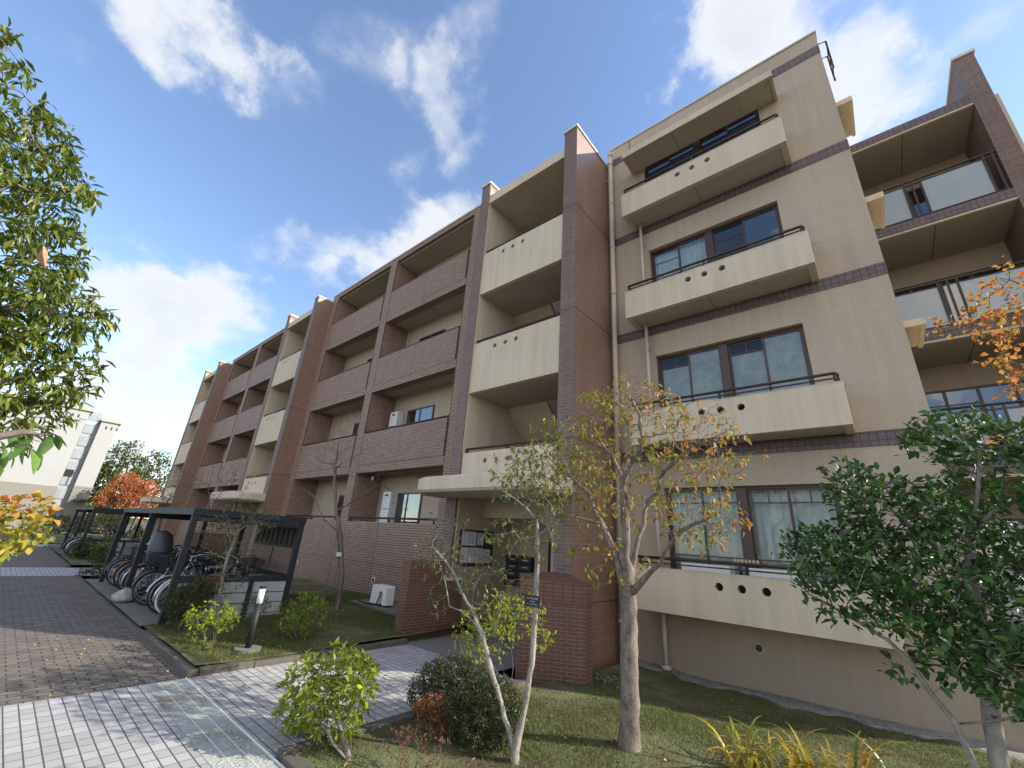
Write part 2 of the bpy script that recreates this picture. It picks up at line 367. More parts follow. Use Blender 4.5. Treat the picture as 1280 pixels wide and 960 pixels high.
# windows of the end wall
def curtain_mesh(mb, x0, x1, y, z0, z1, amp=.025, per=.11, ph=0):
    n = max(4, int((x1-x0)/per*6)); vs = []
    for i in range(n+1):
        x = x0+(x1-x0)*i/n; yy = y+amp*math.sin(2*math.pi*(x-x0)/per+ph+1.3*math.sin(x*7+ph))
        vs += [(x, yy, z0), (x, yy*1.0, z1)]
    mb.add(vs, [(2*i, 2*i+2, 2*i+3, 2*i+1) for i in range(n)])
def end_window(k):
    zt, zb_ = WT[k], WT[k]-HW; y = YE+.10
    m = MB(); t = .045
    m.box(XWL, XWR, y, y+.1, zt-t, zt); m.box(XWL, XWR, y, y+.1, zb_, zb_+t)
    m.box(XWL, XWL+t, y, y+.1, zb_+t, zt-t); m.box(XWR-t, XWR, y, y+.1, zb_+t, zt-t)
    m.box(XC-.07, XC+.07, y-.01, y+.1, zb_+t, zt-t)
    w = m.build('window', M_frame, B)
    for s0, s1 in ((XWL+t, XC-.07), (XC+.07, XWR-t)):
        mid = (s0+s1)/2
        for i, (a, b) in enumerate(((s0, mid+.02), (mid-.02, s1))):
            yy = y+.018+.03*(1-i); e = .035; m = MB()
            m.box(a, b, yy, yy+.025, zt-t-e, zt-t); m.box(a, b, yy, yy+.025, zb_+t, zb_+t+e+.02); m.box(a, a+e, yy, yy+.025, zb_+t+e+.02, zt-t-e); m.box(b-e, b, yy, yy+.025, zb_+t+e+.02, zt-t-e)
            if k in (0, 1) and ((k == 0) or i == 0):
                m.box(a+e, b-e, yy+.004, yy+.02, zt-t-.25, zt-t-.225); m.box((a+b)/2-.01, (a+b)/2+.01, yy+.004, yy+.02, zt-t-.225, zt-t-e)
            if k == 0: m.box(a+e, b-e, yy+.004, yy+.02, zb_+.52, zb_+.545)
            if k == 2 and i == 0: m.box(a+e, b-e, yy+.004, yy+.02, zt-t-.34, zt-t-.32)
            m.build('sash', M_frame, w)
            MB().box(a+e, b-e, yy+.009, yy+.013, zb_+t+e+.02, zt-t-e).build('pane', M_glass if not (k == 3 or (k == 2 and i == 1 and s0 > XC)) else M_glassd, w)
            if k == 1:
                mm = MB(); top = zt-t-.26 if i == 0 else zt-t-e
                curtain_mesh(mm, a+e, b-e, yy+.035, zb_+t, top, .006, .31, i*2+s0)
                mm.build('privacy_sheet', M_film, w, True)
    if k in (0, 2):
        m = MB(); curtain_mesh(m, XWL+.05, XC-.07, y+.17, zb_, zt, .022, .10); 
        if k == 0: curtain_mesh(m, XC+.07, XWR-.05, y+.17, zb_, zt, .022, .12)
        m.build('curtain', M_curtain, w, True)
    MB().box(XWL-.1, XWR+.1, YE+1.6, YE+1.65, zb_-.1, zt+.1).build('room_back', M_room, w)
for k in range(4): end_window(k)
# balconies of the end wall
ZBB = [-.929+2.9*k for k in range(4)]; ZBT = [-.249+2.9*k for k in range(4)]
XBL, XBR, YB = -3.583, -.08, 7.737
holes = (-2.18, -1.855, -1.52)
def end_balcony(k):
    z0, z1 = ZBB[k], ZBT[k]
    m = MB(); holed_panel(m, XBL, XBR, z0, z1, YB, .11, [(h, z1-.19) for h in holes], .062)
    b = m.build('balcony', M_cream, B); grilles(m, b)
    m = MB(); m.box(XBL, XBL+.11, YB+.11, YE, z0, z1); m.box(XBR-.11, XBR, YB+.11, YE, z0, z1); m.build('balcony_side', M_cream, b)
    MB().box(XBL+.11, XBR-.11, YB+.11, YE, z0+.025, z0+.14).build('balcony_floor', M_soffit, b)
    MB().box(XC-.03, XC-.02, YB+.115, YE-.005, z0+.020, z0+.03).build('soffit_joint', M_joint, b)
    # thin cap along the parapet
    m = MB(); m.box(XBL-.006, XBR+.006, YB-.006, YB+.116, z1, z1+.012); m.box(XBL-.006, XBL+.116, YB+.116, YE, z1, z1+.012); m.box(XBR-.116, XBR+.006, YB+.116, YE, z1, z1+.012); m.build('parapet_cap', M_cream, b)
    m = MB(); y = YB+.055; zt = z1+.17; x0, x1 = XBL+.055, XBR-.055
    m.tube([(x0, YE-.02, zt), (x0, y+.02, zt), (x0+.02, y, zt), (x1-.02, y, zt), (x1, y+.02, zt), (x1, YE-.02, zt)], .026, 8)
    m.tube([(x0, YE-.02, zt-.085), (x0, y+.02, zt-.085), (x0+.02, y, zt-.085), (x1-.02, y, zt-.085), (x1, y+.02, zt-.085), (x1, YE-.02, zt-.085)], .013, 6)
    for px in (x0+.03, XC, x1-.03): m.box(px-.018, px+.018, y-.018, y+.018, z1, zt)
    m.build('handrail', M_rail, b, True)
for k in range(4): end_balcony(k)
# canopy slab over the top balcony
cm_ = MB().box(XBL+.06, XBR+.01, YB, YE, 9.76, 9.86).build('top_canopy', M_cream, B)
m = MB(); m.box(XBL+.055, XBR+.015, YB-.01, YB+.05, 9.68, 9.86); m.box(XBL+.055, XBL+.11, YB+.05, YE, 9.70, 9.85); m.box(XBR-.04, XBR+.015, YB+.05, YE, 9.70, 9.85); m.build('canopy_edge', M_cream, cm_)
MB().box(XC-.4, XC-.39, YB+.05, YE-.005, 9.754, 9.762).build('soffit_joint', M_joint, cm_)
# downpipes
def downpipe(x, y, z0, z1, r, hopper=False, shoe=False):
    m = MB(); m.tube([(x, y, z0), (x, y, z1)], r, 14)
    z = z0+.6
    while z < z1-.2:
        m.tube([(x, y, z-.03), (x, y, z+.03)], r*1.14, 14); m.box(x-r*1.6, x-r*.6, y-.012, y+.012, z+.09, z+.105); m.box(x-.01, x+.01, y, YE, z+.09, z+.105); z += 1.45
    if hopper: m.tube([(x, y, z1-.12), (x, y, z1)], r*1.25, 14); m.tube([(x-.02, y, z1-1.0), (x-.15, y+.03, z1-.98)], r*.6, 10)
    if shoe: m.tube([(x, y, z0), (x, y, z0+.06)], r*2.1, 14)
    return m.build('downpipe', M_pipe, B, True)
downpipe(-4.12, 8.25, -1.85, 10.78, .062, True)
for k in range(1, 4): downpipe(-3.33, 8.24, (ZBT[k-1]-.5), ZBB[k]+.02, .037)
downpipe(-3.31, 8.24, -1.86, ZBB[0]+.02, .04, False, True)
# round vents
def vent(x, y, z, r, mat=M_white):
    m = MB(); m.torus((x, y, z), r, .012, 'y', 20, 6); v = m.build('vent_cover', mat, B, True)
    m = MB()
    for i in range(-3, 4):
        w = math.sqrt(max(0, r*r-(i*r/3.6)**2)); m.box(x-w, x+w, y-.006, y+.004, z+i*r/3.6-.004, z+i*r/3.6+.004); m.box(x+i*r/3.6-.004, x+i*r/3.6+.004, y-.003, y+.002, z-w, z+w)
    m.build('vent_grille', M_joint, v)
vent(-1.87, YE-.012, -1.3, .062, M_pipe)
vent(-16.13, 7.372, -1.14, .07); vent(-11.21, 7.372, -1.22, .07)
vent(-12.2, 7.375, 1.63, .05, M_pipe)
# ---- stair tower and brick facade, three repeats ----
P = 14.36
BW = 8.42   # back wall of the balconies
def holed_y(mb, *a): holed_panel(mb, *a)
def tower(dx, full=True):
    x1, x2, q1, q2 = XP1-dx, XP2-dx, -7.726-dx, -7.399-dx
    far = dx > 1
    # tall brick pillar walls
    w = MB().box(x1, x2, YP+.012, 9.9, -1.98, 10.40).build('pillar_wall', M_side, B)
    MB().box(x1-.002, x2+.002, YP, YP+.012, -1.98, 10.40).build('pillar_front', M_brick2, w)
    MB().box(x1-.03, x2+.03, YP-.03, 9.9, 10.40, 10.47).build('coping', M_coping, w)
    for k in range(4): MB().box(x1-.004, x2+.004, YP-.003, 9.8, -.915+2.9*k, -.900+2.9*k).build('tile_joint', M_joint, w)
    w = MB().box(q1, q2, YP+.012, 9.9, -1.98, 10.40).build('pillar_wall', M_brick, B)
    MB().box(q1-.002, q2+.002, YP, YP+.012, -1.98, 10.40).build('pillar_front', M_brick2, w)
    MB().box(q1-.03, q2+.03, YP-.03, 9.9, 10.40, 10.47).build('coping', M_coping, w)
    MB().box(q2+.0, q2+.02, YP+.03, 9.9, 1.9, 10.2).build('inner_lining', M_cream, w)
    yc = 6.734
    for k in range(4):
        zt = 1.921+2.9*k; zb_ = .607+2.9*k
        if k == 3: break
        m = MB(); holed_panel(m, q2+.02, x1, zb_ if k else .96, zt, yc, .12, [(h-dx, zt-.22) for h in (-6.64, -6.29, -5.95)], .06)
        p = m.build('stair_parapet', M_cream, B); grilles(m, p)
        if k: MB().box(q2+.02, x1, yc-.015, yc+.1, zb_-.06, zb_-.012).build('drip_edge', M_cream, p)
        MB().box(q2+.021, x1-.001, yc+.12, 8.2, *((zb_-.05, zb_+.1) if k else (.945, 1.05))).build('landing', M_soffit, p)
        m = MB(); zr = zt+.1; yy = yc+.06; m.tube([(q2+.06, yy, zr), (x1-.02, yy, zr)], .028, 8)
        for px in (q2+.1, (q2+x1)/2, x1-.08): m.box(px-.018, px+.018, yy-.018, yy+.018, zt, zr)
        m.build('handrail', M_rail, p, True)
    # roof fascia
    f = MB().box(q2+.0, x1, yc, 9.9, 9.66, 9.95).build('roof_edge', M_cream, B)
    m = MB(); m.box(q2, x1, yc-.03, yc+.1, 9.6, 9.655); m.box(q2, x1, yc+.35, 9.9, 9.95, 10.2); m.build('roof_fascia', M_cream, f)
    MB().box(q2, x1, yc+.30, 9.9, 10.2, 10.26).build('coping', M_coping, f)
    # interior: rear wall, sloping underside of the stair flights
    MB().box(q2+.021, x1, 9.6, 9.7, -1.8, 9.66).build('stair_rear_wall', M_cream, B)
    for k in (1, 2):
        zc = .607+2.9*k-.05
        m = MB(); xa, xb = q2+.03, q2+1.35
        m.hexa([(xa, 8.2, zc), (xb, 8.2, zc), (xb, 9.59, zc-1.45), (xa, 9.59, zc-1.45), (xa, 8.2, zc+.15), (xb, 8.2, zc+.15), (xb, 9.59, zc-1.25), (xa, 9.59, zc-1.25)])
        m.build('stair_flight', M_cream, B)
    # entrance
    m = MB(); m.box(q2+.03, x1, 8.62, 8.7, G, .95); m.box(q2+.02, q2+.06, 6.75, 8.6, G, .95); m.box(x1-.05, x1-.001, 6.75, 8.6, G, .95); m.build('entrance_lining', M_wall, B)
    # beam with rounded right haunch
    pts = [(q2+.06, .94), (q2+.06, .52)]+[(x1-1.25+.55*math.sin(t)*1.0, .02+.5*math.cos(t)) for t in [i*math.pi/16 for i in range(0, 9)]]+[(x1-.7, G+.02), (x1-.05, G+.02), (x1-.05, .94)]
    m = MB(); n = len(pts); m.add([(x, 7.6, z) for x, z in pts]+[(x, 7.75, z) for x, z in pts], [tuple(range(n)), tuple(range(2*n-1, n-1, -1))]+[(i, (i+1) % n, n+(i+1) % n, n+i) for i in range(n)])
    m.build('entrance_arch', M_wall, B)
    MB().box(q2+1.3, q2+2.1, 8.56, 8.62, G, .2).build('entrance_doorway', M_dark, B)
    # curved entrance canopy
    cx0, cx1, cy0, cy1 = -7.95-dx, -4.25-dx, 5.62, YP-.004
    def outline(e):
        p = []; r = .72
        for (cx, cy, a0) in ((cx0+r+e, cy0+r+e, math.pi),):
            for i in range(11):
                t = a0+i*math.pi/20; p.append((cx+r*math.cos(t), cy+r*math.sin(t)))
        for i in range(11):
            t = 1.5*math.pi+i*math.pi/20; p.append((cx1-r-e+r*math.cos(t), cy0+r+e+r*math.sin(t)))
        p += [(cx1-e, cy1), (cx0+e, cy1)]
        return p
    o0, o1 = outline(0), outline(.05); n = len(o0)
    vs = [(x, y, .88) for x, y in o1]+[(x, y, .93) for x, y in o0]+[(x, y, 1.17) for x, y in o0]+[(x, y, 1.20) for x, y in o1]
    m = MB(); m.add(vs, [tuple(range(n-1, -1, -1)), tuple(range(3*n, 4*n))]+[(l*n+i, l*n+(i+1) % n, (l+1)*n+(i+1) % n, (l+1)*n+i) for l in range(3) for i in range(n)])
    m.build('entrance_canopy', M_cream, B, True) if False else m.build('entrance_canopy', M_cream, B)
for d in (0, P, 2*P): tower(d)

def ac_unit(name, x, y, z, w=.78, d=.3, h=.55, label=None, parent=None):
    root = thing(name, label, 'air conditioner', (x, y, z), 'air conditioner outdoor units on the balconies') 
    MB().box(x, x+w, y, y+d, z, z+h).build('casing', M_white, root, bevel=.012)
    m = MB(); cx, cz = x+w*.40, z+h*.5; m.add([(cx+.2*math.cos(t), y-.003, cz+.2*math.sin(t)) for t in [i*math.pi/12 for i in range(24)]], [tuple(range(24))]); m.build('fan_opening', M_joint, root)
    m = MB()
    for r in (.05, .09, .13, .17, .205): m.torus((cx, y-.008, cz), r, .004, 'y', 24, 5)
    for i in range(-5, 6): m.box(x+.07, x+w*.75, y-.012, y-.006, cz+i*.042-.002, cz+i*.042+.002)
    m.build('fan_guard', M_white, root)
    MB().box(x+.05, x+w-.05, y+.05, y+d-.05, z-.04, z).build('feet', M_joint, root)
    return root
def facade(dx, first=False):
    e0, e1 = -8.81-dx, -13.28-dx; e2, e3 = -13.74-dx, -18.085-dx; yf = 7.382
    re = -7.726-dx; le = -18.62-dx; yb = yf+.14
    m = MB(); bt = [1.85+2.9*k for k in range(4)]
    m.box(e0, re, yf, yf+.4, -1.98, 10.5); m.box(e2, e1, yf, BW, -1.98, 10.5); m.box(le, e3, yf, BW, -1.98, 10.5)
    for k in range(3):
        for a, b in ((e1, e0), (e3, e2)): m.box(a, b, yf, yf+.3, 1.85+2.9*k, 2.115+2.9*k-.012)
    m.box(e1, e0, yf, yf+.2, -1.98, .32); m.box(e3, e2, yf, yf+.2, -1.98, .32)
    w = m.build('brick_wall_face', M_brick, B)
    j = MB()
    for (a, b) in ((e1, e0), (e3, e2)):
        for k in range(3):
            j.box((a+b)/2-.006, (a+b)/2+.006, yf-.003, yf+.02, 1.86+2.9*k, 2.1+2.9*k)
        j.box((a+b)/2-.4, (a+b)/2-.385, yf-.003, yf+.02, -1.9, .31)
    for xx in (e0, e1, e2, e3): j.box(xx-.008, xx+.008, yf-.003, yf+.02, -1.9, .3); j.box(xx-.008, xx+.008, yf-.0031, yf+.02, 1.86, 10.4)
    j.box(le, re, yf-.0035, yf+.02, -.815, -.798)
    j.build('tile_joint', M_joint, w)
    # parapets
    for k in range(3):
        for a, b in ((e1, e0), (e3, e2)):
            z0, z1 = 2.115+2.9*k, 3.209+2.9*k
            p = MB().box(a+.01, b-.10, yf, yb, z0, z1).build('balcony_parapet', M_brick, B)
            MB().box((a+b)/2-.006, (a+b)/2+.006, yf-.003, yf+.02, z0, z1-.01).build('tile_joint', M_joint, p)
            m = MB(); zr = z1+.065; m.tube([(a+.03, yf+.07, zr), (b-.12, yf+.07, zr)], .03, 8)
            for px in (a+.1, (a+b)/2, b-.2): m.box(px-.018, px+.018, yf+.05, yf+.09, z1, zr)
            m.build('handrail', M_rail, p, True)
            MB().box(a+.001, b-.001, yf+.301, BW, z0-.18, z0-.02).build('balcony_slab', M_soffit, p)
            MB().box((a+b)/2-.006, (a+b)/2+.006, yf+.31, BW-.01, z0-.184, z0-.178).build('soffit_joint', M_joint, p)
    for a, b in ((e1, e0), (e3, e2)):
        m = MB(); zr = .32+.12; m.tube([(a+.03, yf+.07, zr), (b-.02, yf+.07, zr)], .03, 8)
        for px in (a+.1, (a+b)/2, b-.2): m.box(px-.018, px+.018, yf+.05, yf+.09, .32, zr)
        m.build('handrail', M_rail, B, True)
    # roof
    r = MB().box(le, re, yf+.12, 9.9, 10.46, 10.66).build('roof_slab', M_soffit, B)
    MB().box(le, re, yf, yf+.12, 10.5, 10.70).build('roof_fascia', M_brick, r)
    m = MB(); m.box(le, re, yf-.03, 9.9, 10.70, 10.76); m.build('coping', M_coping, r)
    # back wall, cream, with openings
    MB().box(le, re, BW, BW+.12, -1.98, 10.45).build('balcony_rear_wall', M_wall, B)
    MB().box(e0-.0, re, yf+.4, BW, -1.98, 10.45).build('side_pier', M_brick, B)
    for k in range(4):
        for (a, b) in ((e1, e0), (e3, e2)):
            z0 = .0 if k == 0 else 2.2+2.9*k-2.9
            zt = 1.30+2.9*k
            x0 = a+.95 if a == e1 else a+2.1; x1 = x0+1.45
            m = MB(); t = .05; y = BW-.045
            m.box(x0, x1, y, y+.04, zt-t, zt); m.box(x0, x1, y, y+.04, zt-1.5, zt-1.5+t); m.box(x0, x0+t, y, y+.04, zt-1.5+t, zt-t); m.box(x1-t, x1, y, y+.04, zt-1.5+t, zt-t); m.box((x0+x1)/2-.025, (x0+x1)/2+.025, y, y+.04, zt-1.5+t, zt-t)
            w = m.build('window', M_frame, B)
            MB().box(x0+t, x1-t, y+.015, y+.02, zt-1.5+t, zt-t).build('pane', M_glassd, w)
            MB().box((x0+x1)/2+.03, x1-t, y+.03, y+.035, zt-1.5+t, zt-t).build('curtain', M_curtain, w)
            MB().box(x0+t, (x0+x1)/2-.03, y+.035, y+.038, zt-1.5+t, zt-t).build('dark_interior', M_dark, w)
            if a == e3 or not first:
                MB().box(x1+.15, x1+.95, BW-.03, BW-.002, zt-2.2, zt+.0).build('balcony_door', M_frame, B)
for i, d in enumerate((0, P)): facade(d, i == 0)
# left end wall of the whole building
MB().box(-36.6, -36.2, YP+.3, 17, -1.98, 10.4).build('far_end_wall', M_wall, B)
# ---- right wing, set back ----
yw = 11.9
m = MB(); m.box(3.47, 3.80, yw, 14.2, -1.98, 12.0); wp = m.build('wing_pillar', M_brick2, B)
MB().box(3.43, 3.84, yw-.03, 14.3, 12.0, 12.08).build('coping', M_coping, wp)
MB().box(3.80, 4.02, yw+.5, 17, -1.98, 10.9).build('wing_side_wall', M_cream, B)
MB().box(XR, 3.8, 13.6, 13.8, -1.98, 10.7).build('wing_rear_wall', M_wall, B)
for k in range(4):
    z = 2.04+2.9*k
    s = MB().box(XR, 3.469, yw+.06, 13.6, z-.28, z-.02).build('wing_slab', M_soffit, B)
    MB().box(XR, 3.469, yw, yw+.06, z-.24, z+.0).build('tile_band', M_band, s)
    MB().box(XR, 3.469, yw+.01, yw+.08, z-.29, z-.24).build('drip_edge', M_cream, s)
    MB().box(2.2, 2.212, yw+.1, 13.59, z-.285, z-.279).build('soffit_joint', M_joint, s)
for k in range(-1, 3):
    z = 2.04+2.9*k
    m = MB(); zt = z+1.12; yy = yw+.05
    m.tube([(XR, yy, zt), (3.46, yy, zt)], .028, 8); m.box(XR, 3.46, yy-.012, yy+.012, zt-.12, zt-.09); m.box(XR, 3.46, yy-.012, yy+.012, z+.04, z+.07)
    for px in (1.9, 2.05, 2.2, 3.25, 3.4): m.box(px-.02, px+.02, yy-.02, yy+.02, z, zt)
    r = m.build('wing_railing', M_rail, B)
    m = MB(); m.box(XR+.02, 1.88, yy-.004, yy+.004, z+.07, zt-.12); m.box(2.22, 3.23, yy-.004, yy+.004, z+.07, zt-.12); m.build('glass_panel', M_rglass, r)
    t = .05; x0, x1, zb_, zt2 = 1.1, 3.3, z+.02, z+2.0; y = 13.52
    m = MB(); m.box(x0, x1, y, y+.07, zt2-t, zt2); m.box(x0, x0+t, y, y+.07, zb_, zt2-t); m.box(x1-t, x1, y, y+.07, zb_, zt2-t); m.box(x0+t, x1-t, y, y+.07, zb_, zb_+t)
    for xm in (1.65, 2.2, 2.75): m.box(xm-.03, xm+.03, y, y+.07, zb_+t, zt2-t)
    m.box(x0+t, 2.17, y+.01, y+.05, zt2-.4, zt2-.37)
    w = m.build('window', M_frame, B)
    MB().box(x0+t, x1-t, y+.02, y+.025, zb_+t, zt2-t).build('pane', M_glassd, w)
    m = MB(); curtain_mesh(m, 2.4, 3.2, y+.055, zb_+t, zt2-t, .012, .12); m.build('curtain', M_curtain, w, True)
# small concrete shelves on the side of the end block
for z in (9.03, 6.43, 3.75):
    s = MB().box(XR, XR+.27, 8.75, 9.75, z+.04, z+.12).build('side_shelf', M_cream, B)
    m = MB(); m.box(XR, XR+.29, 8.73, 8.8, z-.0, z+.12); m.box(XR+.23, XR+.29, 8.8, 9.76, z, z+.12); m.build('shelf_edge', M_cream, s)
m = MB(); m.tube([(.80, 8.9, 11.1), (.86, 8.9, 11.3), (1.02, 8.9, 11.25), (1.02, 8.95, 10.4)], .02, 6); m.tube([(.80, 9.3, 11.1), (.86, 9.3, 11.3), (1.02, 9.3, 11.25), (1.02, 9.3, 10.4)], .02, 6)
for z in (10.5, 10.8, 11.1): m.tube([(1.02, 8.9, z), (1.02, 9.3, z)], .013, 6)
m.build('roof_ladder', M_black, B)
# ---- entrance fittings ----
m = MB(); x = -7.33
nb = thing('notice_board', 'notice board covered with white papers inside the entrance beneath the round canopy', 'notice board', (x, 7.3, -.2))
MB().box(x-.0, x+.03, 6.85, 7.95, -.55, .22).build('board', M_frame, nb)
for i, (y0, z0, w_, h_) in enumerate([(6.9, -.12, .22, .3), (7.14, -.12, .22, .3), (6.9, -.48, .22, .32), (7.14, -.48, .22, .32), (7.38, -.48, .22, .31), (7.62, -.48, .24, .3), (7.4, -.1, .2, .26)]):
    MB().box(x+.031, x+.034, y0, y0+w_, z0, z0+h_).build('paper', M_paper, nb)
    m = MB()
    for q in range(7): m.box(x+.0345, x+.0352, y0+.025, y0+w_-.03-.05*((q*7+i) % 3)/2, z0+h_-.04-q*.035, z0+h_-.033-q*.035)
    m.build('printed_lines', M_joint, nb)
mb_ = thing('mailbox_unit', 'dark steel bank of mailboxes on the rear wall of the entrance', 'mailboxes', (-6.2, 8.5, -.5))
mp0, mp1 = at(632, 693, 8.5), at(663, 735, 8.5)
x0, x1, z1, z0 = mp0[0], mp1[0], mp0[2], mp1[2]
MB().box(x0, x1, 8.5, 8.61, z0, z1).build('casing', M_black, mb_)
for r in range(4):
    for c in range(2):
        a = x0+.03+(x1-x0-.03)*c/2; zz_ = z0+.03+(z1-z0-.03)*r/4; w_ = (x1-x0)/2-.05; h_ = (z1-z0)/4-.04
        d = MB().box(a, a+w_, 8.485, 8.5, zz_, zz_+h_).build('mailbox_door', plain('steel_grey', (.1, .11, .12), .35, .7, bump=0), mb_)
        MB().box(a+w_*.35, a+w_*.8, 8.482, 8.4849, zz_+h_*.45, zz_+h_*.6).build('name_slot', M_paper, d)
# ---- low tiled walls flanking the entrance ----
lw = thing('brick_wall', 'low dark red tiled wall on the left of the entrance walk', 'wall', (-6.95, 6, G))
m = MB(); m.box(-7.12, -6.88, 5.28, 6.68, G-.2, -.80); m.build('wall_base', M_lowbrick, lw)
m = MB(); m.box(-7.125, -6.875, 5.275, 6.12, -.79, -.43); m.build('wall_cap', M_lowcap, lw)
MB().box(-7.11, -6.89, 5.29, 6.67, -.80, -.79).build('tile_joint', M_joint, lw)
MB().box(-7.10, -6.9, 6.12, 6.66, -.79, -.74).build('ledge', M_coping, lw)
rw = thing('brick_wall', 'low dark red tiled wall on the right of the entrance walk, angled, beneath the pillar', 'wall', (-4.1, 6, G))
p0, p1 = at(657, 735, 5.55), at(733, 735, 6.05)
foot = [(p0[0]-.05, 5.48), (p1[0], 6.02), (p1[0]-.02, 6.26), (-4.27, 6.66), (-4.62, 6.66), (p0[0]-.18, 5.62)]
MB().prism(foot, G-.35, -.80).build('wall_base', M_lowbrick, rw)
fo2 = [(x+(x+4.3)*.01, y-.004) for x, y in foot]
n = len(fo2); m = MB(); ztop = [-.47, -.53, -.53, -.45, -.43, -.44]
m.add([(x, y, -.79) for x, y in fo2]+[(x, y, ztop[i]) for i, (x, y) in enumerate(fo2)], [tuple(range(n-1, -1, -1)), tuple(range(n, 2*n))]+[(i, (i+1) % n, n+(i+1) % n, n+i) for i in range(n)])
m.build('wall_cap', M_lowcap, rw)
MB().prism([(x*.999, y+.006) for x, y in foot], -.80, -.79).build('tile_joint', M_joint, rw)
# wall segments of the second entrance
for dx_, lb in ((P, 'low dark tiled wall by the second entrance behind the bicycle shelter'),):
    o = MB().box(-7.12-dx_, -6.88-dx_, 5.28, 6.68, G-.2, -.43).build('brick_wall', M_lowbrick); tag(o, lb, 'wall')
# ---- things on the balconies ----
ac_unit('outdoor_unit', -2.84, 8.0, ZBB[0]+.18, h=.62, label='white air conditioner outdoor unit on the lowest beige balcony, left of its handrail post')
ac_unit('outdoor_unit', -1.78, 8.0, ZBB[0]+.18, h=.62, label='white air conditioner outdoor unit on the lowest beige balcony, right of its handrail post')
ac_unit('outdoor_unit', -2.85, 8.0, ZBB[1]+.18, h=.62, label='white air conditioner outdoor unit on the second lowest beige balcony behind the bronze rail')
def heater(x, z, h, label):
    r = thing('water_heater', label, 'water heater', (x, 8.2, z), 'gas water heaters on the brick balconies')
    MB().box(x, x+.45, 8.12, 8.40, z, z+h).build('casing', M_white, r, bevel=.01)
    MB().box(x+.14, x+.30, 8.112, 8.121, z+h-.14, z+h-.09).build('exhaust_slot', M_joint, r)
    MB().box(x+.03, x+.42, 8.114, 8.121, z+h*.45, z+h*.47).build('panel_seam', M_joint, r)
hz = at(490, 617, 8.12)
heater(hz[0]-.5, .3, 1.02, 'tall white water heater on the ground floor brick balcony behind the bare tree')
hz = at(497, 517, 8.12)
heater(hz[0]-.45, 3.15, 1.0, 'white water heater on the first floor brick balcony, above the ground floor one')
# potted plants along the lowest window sill
m = MB()
for i in range(7): m.tube([(-1.98+i*.055, 8.05, ZBB[0]+.86), (-1.98+i*.055, 8.05, ZBB[0]+.92)], .02, 8)
tr = thing('clothes_peg_rack', 'small rack of pegs standing on the air conditioner of the lowest balcony', 'rack', (-1.85, 8.05, ZBB[0]+.8))
MB().box(-2.02, -1.62, 8.02, 8.1, ZBB[0]+.83, ZBB[0]+.86).build('tray', plain('terracotta', (.3, .12, .08), .8), tr); m.build('peg', plain('peg_wood', (.5, .4, .25), .8), tr)
# ================= ground =================
def groove_tile(name):
    a = NT(name); s = a.n('ShaderNodeSeparateXYZ', {0: a.uv()}); x, y = s.outputs[0], s.outputs[1]
    fy = a.math('ABSOLUTE', a.math('SUBTRACT', a.math('FRACT', a.math('DIVIDE', y, .1)), .5)); fx = a.math('ABSOLUTE', a.math('SUBTRACT', a.math('FRACT', a.math('DIVIDE', x, .15)), .5))
    gy = a.rng(fy, .43, .47); gx = a.rng(fx, .455, .478)
    gr = a.math('MAXIMUM', gy, a.math('MULTIPLY', gx, .75))
    ids = a.n('ShaderNodeTexWhiteNoise', noise_dimensions='2D'); cb_ = a.n('ShaderNodeCombineXYZ', {0: a.math('FLOOR', a.math('DIVIDE', x, .15)), 1: a.math('FLOOR', a.math('DIVIDE', y, .1))}); a.L.new(cb_.outputs[0], ids.inputs['Vector'])
    t = a.mix(a.rng(ids.outputs[0], 0, 1), (.31, .305, .31, 1), (.44, .435, .44, 1))
    t = a.mix(a.rng(a.noise(.9, 6, .65), .4, .7, 0, .5), t, (.30, .285, .27, 1)); t = a.mix(a.rng(a.noise(45, 3), .35, .7, 0, .3), t, (.25, .24, .23, 1))
    c = a.mix(gr, t, (.07, .065, .06, 1)); a.L.new(c, a.b.inputs['Base Color']); a.b.inputs['Roughness'].default_value = .7
    a.bump(a.math('ADD', a.math('MULTIPLY', gr, -1.0), a.math('MULTIPLY', a.noise(70, 3), .2)), .6, .006); return a.m
M_tile = groove_tile('white_paving_tile')
M_pave = brick('brown_paving_brick', (.125, .103, .088), (.195, .165, .14), (.045, .042, .035), w=.21, h=.105, m=.009, rough=.85, swap=True, bump=.6, stain=.4)
def ground_mat(name, stops, sc=2.2):
    a = NT(name); n = a.noise(sc, 7, .62); n2 = a.noise(38, 4, .6); f = a.math('ADD', a.math('MULTIPLY', n, .72), a.math('MULTIPLY', n2, .28))
    c = a.ramp(f, stops); a.L.new(c, a.b.inputs['Base Color']); a.b.inputs['Roughness'].default_value = .95; a.bump(n2, .9, .03); return a.m
M_lawn = ground_mat('mossy_lawn', [(.36, (.05, .03, .018)), (.44, (.08, .06, .03)), (.51, (.09, .10, .038)), (.64, (.13, .14, .06)), (.8, (.08, .09, .035))])
M_soil = ground_mat('soil', [(.3, (.05, .04, .03)), (.7, (.12, .10, .08))])
M_grav = ground_mat('gravel_strip_stone', [(.3, (.13, .12, .11)), (.5, (.25, .24, .22)), (.7, (.36, .35, .33))], 14)
M_kerb = plain('kerb_stone', (.08, .072, .058), .9, var=.35, bump=.8, scale=22)
M_drain = ground_mat('drain_cover_stone', [(.36, (.16, .11, .06)), (.46, (.33, .34, .31)), (.66, (.45, .475, .45))], 1.1)
M_conc = plain('old_concrete', (.13, .125, .115), .9, var=.3, bump=.6, scale=12)
